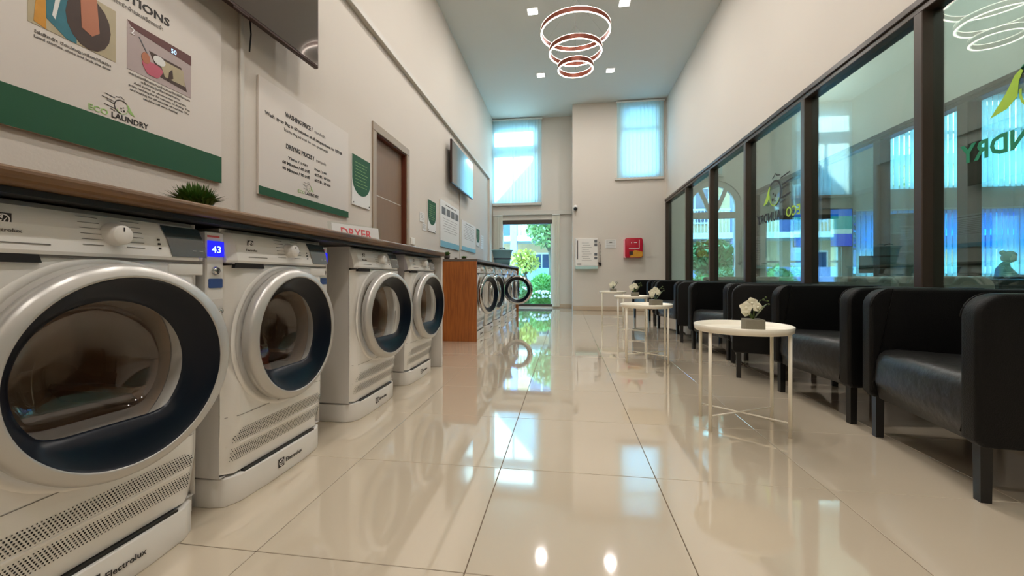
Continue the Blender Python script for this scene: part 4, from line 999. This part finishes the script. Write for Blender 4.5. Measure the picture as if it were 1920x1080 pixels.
# ------------------------------------------------------------------ chandelier and downlights
chd = thing('ring_chandelier', 'three tier glowing ring chandelier hanging from the high ceiling', 'chandelier', (.10, 4.94, 3.20))
for z0, r_ in ((.43, .395), (.195, .297), (.0, .196)):
    rg = MB().lathe([(r_ - .004, z0 + .004), (r_ + .010, z0 + .004), (r_ + .010, z0 + .056), (r_ - .004, z0 + .056), (r_ - .004, z0 + .004)], 72, 'z', (0, 0, 0), False).build('ring', 'copper', chd)
    for q, nm in ((z0, 'led_strip'), (z0 + .056, 'led_strip')):
        MB().lathe([(r_ - .0045, q), (r_ + .0105, q), (r_ + .0105, q + .004), (r_ - .0045, q + .004), (r_ - .0045, q)], 72, 'z').build(nm, 'led', rg)
MB().tube([(0, 0, .0), (0, 0, H - 3.20 - .03)], .003, 6).build('cable', 'grey_ink', chd)
for z0, r_ in ((.43, .395), (.195, .297), (.0, .196)):
    for k in range(3):
        a = 2 * PI * k / 3 + .5; MB().tube([(r_ * math.cos(a), r_ * math.sin(a), z0 + .06), (0, 0, z0 + .06 + r_ * .9)], .0009, 4).build('suspension_wire', 'grey_ink', chd)
MB().lathe([(0, H - 3.20 - .03), (.06, H - 3.20 - .03), (.06, H - 3.20 - .001), (0, H - 3.20 - .001)], 24).build('ceiling_rose', 'white_plastic', chd)
dl = None; k = 0
side_w = {-.505: 'left', .83: 'right'}
names_y = {8.2: 'farthest', 6.21: 'second farthest', 4.22: 'third from the far end', 2.23: 'fourth from the far end', .24: 'directly above the camera', -1.75: 'behind the camera'}
for y in (8.2, 6.21, 4.22, 2.23, .24, -1.75):
    for x in (-.505, .83):
        l = 'square ceiling downlight, %s one of the %s row' % (names_y[y], side_w[x])
        if dl is None:
            dl = thing('downlight', l, 'ceiling light', (0, 0, 0), 0, 'square ceiling downlights')
            MB().box((-.085, -.085, -.006), (.085, .085, -.0005), .002).build('frame', 'white_plastic', dl)
            MB().box((-.07, -.07, -.012), (.07, .07, -.006), .002).build('lens', 'downlight', dl); o = dl
        else: o = copy_tree(dl); o['label'] = l
        o.location = (x, y, H)
        if o is dl:
            ld = bpy.data.lights.new('downlight_lamp', 'AREA'); ld.shape = 'SQUARE'; ld.size = .13; ld.energy = LAMP_W; ld.color = (1.0, .945, .88)
            lo = bpy.data.objects.new('downlight_lamp', ld); C.objects.link(lo); lo.location = (0, 0, -.014); lo.parent = o
cool = bpy.data.lights.new('cool_fill_lamp', 'AREA'); cool.shape = 'SQUARE'; cool.size = .13; cool.energy = 34; cool.color = (.86, 1.0, .96)
# unseen downlights added to brighten the corridor and office behind the glass
k = 0
for x, y, l in ((3.1, 1.0, 'added square fill downlight in the corridor ceiling, nearest the camera'), (3.1, 4.0, 'added square fill downlight in the middle of the corridor ceiling'), (3.1, 7.0, 'added square fill downlight at the arched window end of the corridor'),
                (6.5, 3.0, 'added square fill downlight in the near half of the office ceiling'), (6.5, 6.5, 'added square fill downlight in the far half of the office ceiling')):
    o = copy_tree(dl); o['label'] = l; o.location = (x, y, H)
    for c_ in o.children:
        if c_.type == 'LIGHT': c_.data = cool

# ------------------------------------------------------------------ office beyond the glass
scn = thing('wall_screen', 'bright blue landscape picture screen seen through the partition glass', 'screen', (4.76, 9.60, 1.40))
MB().box((0, 0, 0), (1.14, .04, .80), .006).build('casing', 'black', scn)
def sc_(n, m, z0, z1): MB().box((.015, -.003, z0), (1.125, 0, z1)).build(n, m, scn)
sc_('picture_sea', 'pic_sea', .015, .27); sc_('picture_town', 'pic_town', .27, .37); sc_('picture_trees', 'pic_tree', .37, .64); sc_('picture_sky', 'pic_sky', .64, .785)
def desk(label, x0, x1, y0, y1, h=.74):
    t = thing('office_desk', label, 'desk', ((x0 + x1) / 2, (y0 + y1) / 2, 0), 0, 'dark desks in the office'); a, b = (x1 - x0) / 2, (y1 - y0) / 2
    MB().box((-a, -b, h - .03), (a, b, h), .004).build('desktop', 'desk', t)
    for sx in (-1, 1):
        for sy in (-1, 1): MB().box((sx * (a - .04) - .02, sy * (b - .04) - .02, 0), (sx * (a - .04) + .02, sy * (b - .04) + .02, h - .031), .002).build('leg', 'black', t)
    MB().box((-a + .05, b - .05, .25), (a - .05, b - .03, h - .04)).build('modesty_panel', 'desk', t)
desk('dark desk in front of the seated person', 6.7, 9.3, 7.55, 8.22)
desk('dark desk near the tall crate stacks in the office', 4.8, 6.5, 8.15, 8.85)
desk('dark desk closest to the office glazing', 4.7, 5.9, 5.3, 6.0)
def monitor(label, x, y, rz):
    t = thing('computer_monitor', label, 'monitor', (x, y, .74), rz, 'monitors on the office desks')
    MB().box((-.25, -.015, .10), (.25, .015, .42), .005).build('screen', 'black', t); MB().box((-.02, -.01, .01), (.02, .01, .12)).build('neck', 'black', t); MB().box((-.10, -.08, 0), (.10, .08, .012), .003).build('foot', 'black', t)
monitor('black monitor on the desk right of the seated person', 8.65, 7.75, .2)
monitor('black monitor on the desk beside the crate stacks', 5.6, 8.5, -.2)
lp = thing('open_laptop', 'dark open laptop on the desk closest to the office glazing', 'laptop', (5.65, 5.55, .741), .3)
MB().box((-.16, -.11, 0), (.16, .11, .015), .003).build('base', 'desk', lp); MB().box((-.16, .10, .012), (.16, .11, .22), .002).build('lid', 'desk', lp)
cn = None
for (px_, py_, z0, n_, w_, nm) in ((5.03, 7.12, 0, 9, .32, 'tall'), (4.66, 6.85, 0, 8, .20, 'shorter')):
    for k in range(n_):
        hh = .19 if nm == 'tall' else .20
        t = thing('storage_crate', 'grey storage crate number %s from the floor in the %s stack' % (('one', 'two', 'three', 'four', 'five', 'six', 'seven', 'eight', 'nine')[k], nm), 'crate', (px_, py_, .0 + k * (hh + .001)), random.uniform(-.04, .04), 'grey crates stacked in the office')
        if cn is None or cn[0] != nm:
            a = w_ / 2; b = MB(); b.loft([[(a * u * .93, a * v * .93, 0) for u, v in ((-1, -1), (1, -1), (1, 1), (-1, 1))], [(a * u, a * v, hh - .02) for u, v in ((-1, -1), (1, -1), (1, 1), (-1, 1))]], True, True, True, False)
            o = b.build('body', 'crate', t); r2 = MB().box((-a - .008, -a - .008, hh - .03), (a + .008, a + .008, hh), .004).build('rim', 'trim' if False else 'crate', t); cn = (nm, o.data, r2.data)
        else: link('body', cn[1], t); link('rim', cn[2], t)
# office chair
oc = thing('office_chair', 'dark office chair with rounded back beside the seated person', 'office chair', (7.02, 9.05, 0), .1)
MB().box((-.24, -.24, .42), (.24, .24, .49), .03, 2).build('seat', 'desk', oc); MB().box((-.22, .20, .55), (.22, .26, 1.02), .05, 3).build('backrest', 'desk', oc)
MB().tube([(0, 0, .06), (0, 0, .42)], .025).build('gas_lift', 'black', oc); MB().tube([(0, .2, .46), (0, .25, .5), (0, .25, .7)], .02).build('back_stem', 'black', oc)
for k in range(5):
    a = 2 * PI * k / 5; MB().tube([(0, 0, .08), (.27 * math.cos(a), .27 * math.sin(a), .06)], .018).build('leg', 'black', oc); MB().blob((.27 * math.cos(a), .27 * math.sin(a), .03), (.03, .03, .03), 1).build('castor', 'black', oc)

# ------------------------------------------------------------------ seated person
def skin_body(name, V, E, root, m, parent, sub=2, label=None, loc=(0, 0, 0)):
    me = bpy.data.meshes.new(name); me.from_pydata([v[0] for v in V], E, []); o = bpy.data.objects.new(name, me); C.objects.link(o)
    md = o.modifiers.new('s', 'SKIN'); ly = me.skin_vertices[0].data if me.skin_vertices else None
    for i, v in enumerate(V): ly[i].radius = (v[1], v[1] if len(v) < 3 else v[2])
    ly[root].use_root = True
    md.use_smooth_shade = True; s2 = o.modifiers.new('u', 'SUBSURF'); s2.levels = sub; s2.render_levels = sub
    dg = bpy.context.evaluated_depsgraph_get(); nm = bpy.data.meshes.new_from_object(o.evaluated_get(dg)); bpy.data.objects.remove(o)
    for p in nm.polygons: p.use_smooth = True
    nm.materials.clear(); nm.materials.append(M[m]); return link(name, nm, parent, loc, (0, 0, 0), label)
def person(loc, rz):
    t = thing('person', 'seated person in dark clothes with hair tied up, leaning over the desk', 'person', loc, rz)
    # local: faces -Y, seat at z .47
    V = [((0, 0, .56), .15, .12), ((0, -.02, .70), .135, .105), ((0, -.06, .88), .165, .11), ((0, -.09, 1.00), .13, .09), ((0, -.105, 1.08), .068, .068), ((0, -.135, 1.16), .058, .058),
         ((-.10, -.06, .53), .095), ((-.12, -.44, .53), .065), ((-.12, -.46, .28), .055), ((-.12, -.44, .07), .038), ((-.12, -.58, .035), .04),
         ((.10, -.06, .53), .095), ((.12, -.44, .53), .065), ((.12, -.46, .28), .055), ((.12, -.44, .07), .038), ((.12, -.58, .035), .04),
         ((-.18, -.09, 1.02), .068), ((-.25, -.20, .86), .050), ((-.16, -.42, .865), .034), ((-.145, -.48, .86), .029),
         ((.18, -.09, 1.02), .068), ((.25, -.20, .86), .050), ((.16, -.42, .865), .034), ((.145, -.48, .86), .029)]
    E = [(0, 1), (1, 2), (2, 3), (3, 4), (4, 5), (0, 6), (6, 7), (7, 8), (8, 9), (9, 10), (0, 11), (11, 12), (12, 13), (13, 14), (14, 15), (3, 16), (16, 17), (17, 18), (18, 19), (3, 20), (20, 21), (21, 22), (22, 23)]
    skin_body('body', V, E, 0, 'shirt', t)
    # head with face
    hd = MB(); bm = bmesh.new(); bmesh.ops.create_icosphere(bm, subdivisions=4, radius=1)
    for q in bm.verts:
        u = q.co.copy(); x, y, z = u.x * .078, u.y * .096, u.z * .118
        if u.z < 0: x *= 1 - .28 * u.z * u.z; y *= 1 - .10 * u.z * u.z
        if u.y < -.6:
            if abs(u.x) < .20 and -.28 < u.z < .12: y -= .022 * (1 - abs(u.x) / .20) * (1 - abs(u.z + .18) / .35 if abs(u.z + .18) < .35 else 0)      # nose
            for ex in (-.36, .36):
                d_ = math.hypot(u.x - ex, (u.z - .08)); y += .010 * max(0, 1 - d_ / .2)                                                                  # eye sockets
            if abs(u.x) < .3 and abs(u.z + .48) < .08: y -= .004                                                                                        # lips
        q.co = Vector((x, y, z))
    Hm = Matrix.Translation((0, -.165, 1.235)) @ Matrix.Rotation(.38, 4, 'X')
    hd.from_bm(bm, True, Hm)
    for s_ in (-1, 1): hd.blob((s_ * .074, .005, -.005), (.010, .02, .03), 2, T=Hm)
    hd.build('head', 'skin', t)
    ey = MB()
    for s_ in (-1, 1): ey.blob((s_ * .028, -.079, .010), (.011, .007, .006), 1, T=Hm)
    ey.build('eyes', 'ink', t)
    MB().box((-.022, -.0905, -.055), (.022, -.084, -.049), .002, T=Hm).build('mouth', 'photo_pink', t)
    hr = MB(); bm = bmesh.new(); bmesh.ops.create_icosphere(bm, subdivisions=3, radius=1)
    bmesh.ops.delete(bm, geom=[q for q in bm.verts if q.co.y < -.52 and q.co.z < .45 or q.co.z < -.75], context='VERTS')
    for q in bm.verts: q.co = Vector((q.co.x * .090, q.co.y * .110 + .006, q.co.z * .128 + .004))
    hr.from_bm(bm, True, Hm); hr.blob((0, .115, .06), (.050, .048, .050), 2, .04, T=Hm); hr.build('hair', 'hair', t)
    # hands: palm and five separate fingers
    for s_ in (-1, 1):
        bx_, by_, bz_ = s_ * .145, -.49, .850
        hv = MB(); hv.blob((bx_, by_ - .03, bz_), (.036, .045, .014), 2)
        for k, L in enumerate((.055, .068, .072, .064)):
            fx = bx_ + s_ * (.030 - .020 * k); y0_ = by_ - .065
            hv.tube([(fx, y0_, bz_), (fx, y0_ - L * .5, bz_ + .006), (fx, y0_ - L * .85, bz_ - .006), (fx, y0_ - L, bz_ - .014)], [.009, .0085, .0075, .005], 8)
        hv.tube([(bx_ - s_ * .030, by_ - .02, bz_), (bx_ - s_ * .052, by_ - .045, bz_), (bx_ - s_ * .056, by_ - .075, bz_ - .005)], [.011, .010, .007], 8)
        hv.build('hand', 'skin', t)
    return t
pp = person((7.62, 8.62, 0), .6); pp.scale = (.9, .9, .9)
oc2 = copy_tree(oc); oc2.scale = (.9, .9, .86); oc2.location = (7.58, 8.68, 0); oc2.rotation_euler = (0, 0, .6); oc2['label'] = 'dark office chair the seated person sits on'
for o in (oc, oc2): o['group'] = 'office chairs behind the desk'

# ------------------------------------------------------------------ outside
struct('ground', MB().box((-30, 9.86, -.35), (40, 60, -.08)), 'ground')
ab = thing('apartment_building', 'lavender and pale apartment building with columns and balconies outside the garden door', 'building', (6, 17, -.08))
def ob(n, a, b, m, par=ab, bev=0): return MB().box((a[0] - 6, a[1] - 17, a[2] + .08), (b[0] - 6, b[1] - 17, b[2] + .08), bev).build(n, m, par)
# main wall set back behind balconies; unseen gable shaped to shade the blind
def roof_z(x): return max(3.5, min(10.5, 7.5 + 1.1 * (x + 1.8)))
gw = MB().prism([(-12 - 6, .0), (24 - 6, .0), (24 - 6, 10.5), (.93 - 6, 10.5), (-4.4 - 6, roof_z(-4.4)), (-12 - 6, 3.5)], 1.6, 9.0, 'y'); gw.build('wall', 'beige_render', ab)
for z in (2.25, 5.2): ob('balcony_slab', (-7, 17.0, z), (22, 18.6, z + .22), 'pale_render')
for z in (1.02, ): ob('garden_wall', (-7, 17.0, z - 1.1), (22, 17.15, z + .12), 'lav_concrete')
for k, x in enumerate([-6.6 + 2.15 * j for j in range(13)]): ob('column', (x, 16.96, -.08), (x + .26, 17.28, 5.2), 'lav_concrete')
for k, x in enumerate([-6.34 + 2.15 * j for j in range(12)]):
    if k % 3 == 1: ob('balcony_panel', (x + .02, 17.05, 2.48), (x + 1.85, 17.12, 3.4), 'railing')
    else:
        ob('balcony_rail', (x + .02, 17.08, 3.35), (x + 1.85, 17.13, 3.42), 'white_frame')
        bl = MB()
        for j in range(14): bl.box((x + .1 + .13 * j - 6, .09, 2.55), (x + .125 + .13 * j - 6, .115, 3.43))
        bl.build('balusters', 'white_frame', ab)
    for z0 in (.3, 3.0, 5.9):
        f = ob('window', (x + .35, 18.50, z0), (x + 1.5, 18.6, z0 + 1.55), 'white_frame')
        for q in (0, 1): ob('pane', (x + .42 + .55 * q, 18.48, z0 + .08), (x + .90 + .55 * q, 18.50, z0 + 1.47), 'dark_glass', f)
# beige house outside the office window
hb = thing('beige_house', 'beige rendered house with white framed windows outside the corridor end', 'building', (11, 22, -.08))
def tree(label, x, y, h, cr, m, seed, group='trees and shrubs outside', leaves=2600, ls=.09):
    random.seed(seed); t = thing('garden_tree', label, 'tree', (x, y, -.08), 0, group)
    MB().tube([(0, 0, 0), (.05, 0, h * .35), (-.04, .03, h * .7)], [.10, .08, .04], 8).build('trunk', 'bark', t)
    br = MB()
    for k in range(7):
        a = 2 * PI * k / 7; br.tube([(0, 0, h * .45 + .05 * k), (cr * .5 * math.cos(a), cr * .5 * math.sin(a), h * .62 + .06 * k), (cr * .85 * math.cos(a), cr * .85 * math.sin(a), h * .72 + .07 * k)], [.035, .02, .008], 5)
    br.build('branches', 'bark', t)
    lf = MB()
    for k in range(leaves):
        u = Vector((random.gauss(0, 1), random.gauss(0, 1), random.gauss(0, 1))).normalized() * random.random() ** .4
        c_ = Vector((u.x * cr, u.y * cr, h * .72 + u.z * cr * .8)); a = Vector((random.uniform(-1, 1), random.uniform(-1, 1), random.uniform(-1, 1))).normalized(); b = a.cross(Vector((random.uniform(-1, 1), .3, 1))).normalized()
        lf.add([c_ - a * ls, c_ + b * ls * .45, c_ + a * ls, c_ - b * ls * .45], [(0, 1, 2, 3)])
    lf.build('leaves', m, t, kind='stuff')
bpy.data.objects.remove(hb)
tree('leafy green tree outside the right half of the garden door', -.60, 14.9, 3.5, .85, 'foliage', 1, leaves=1700)
tree('yellow green ornamental tree seen through the middle of the garden door', -1.62, 16.0, 2.0, .60, 'foliage_yellow', 2, leaves=1000)
tree('green tree outside the arched corridor window', 4.6, 14.2, 2.0, .8, 'foliage', 3)
tree('tall green tree beyond the corridor windows', 9.5, 15.0, 4.2, 1.5, 'foliage', 5)
def shrub(label, x, y, r, hz, m, seed, n=1600, flowers=0):
    random.seed(seed); t = thing('garden_shrub', label, 'shrub', (x, y, -.08), 0, 'trees and shrubs outside')
    MB().blob((0, 0, hz * .5), (r * .82, r * .8, hz * .48), 3, .06).build('inner_mass', m, t)
    lf = MB()
    for k in range(n):
        u = Vector((random.gauss(0, 1), random.gauss(0, 1), random.gauss(0, 1))).normalized() * random.uniform(.85, 1.02)
        c_ = Vector((u.x * r, u.y * r, hz * .5 + u.z * hz * .5)); c_.z = max(c_.z, .02)
        a = (u + Vector((random.uniform(-.6, .6), random.uniform(-.6, .6), random.uniform(-.6, .6)))).normalized(); b = a.cross(Vector((.2, random.uniform(-1, 1), 1))).normalized(); ls = .045
        lf.add([c_ - a * ls, c_ + b * ls * .5, c_ + a * ls, c_ - b * ls * .5], [(0, 1, 2, 3)])
    lf.build('leaves', m, t, kind='stuff')
    if flowers:
        fl = MB()
        for k in range(flowers):
            a = random.uniform(0, 2 * PI); e = random.uniform(.2, 1.3); fl.blob((r * math.cos(a) * math.cos(e), r * math.sin(a) * math.cos(e), hz * .5 + hz * .52 * math.sin(e)), (.035, .035, .03), 1)
        fl.build('blossoms', 'flower_pink', t, kind='stuff')
shrub('rounded bright green bush outside the right side of the garden door', -.72, 12.6, .42, .95, 'bush', 11)
shrub('low flowering shrub with pale pink blossoms outside the garden door', -.66, 11.35, .34, .46, 'bush', 12, 1100, 90)
shrub('low green shrub behind the washing machines outside the garden door', -1.35, 11.9, .42, .55, 'foliage', 13, 1200, 20)
shrub('dark green shrub outside the left side of the garden door', -1.75, 13.3, .45, 1.1, 'foliage', 14)
shrub('green shrub at the foot of the arched corridor window', 3.6, 11.6, .5, .9, 'bush', 15)
shrub('pale green shrub left of the arched corridor window', 4.4, 12.4, .5, 1.1, 'foliage', 16)
shrub('green shrub outside the low office corridor window', 5.9, 12.4, .6, 1.2, 'bush', 17)
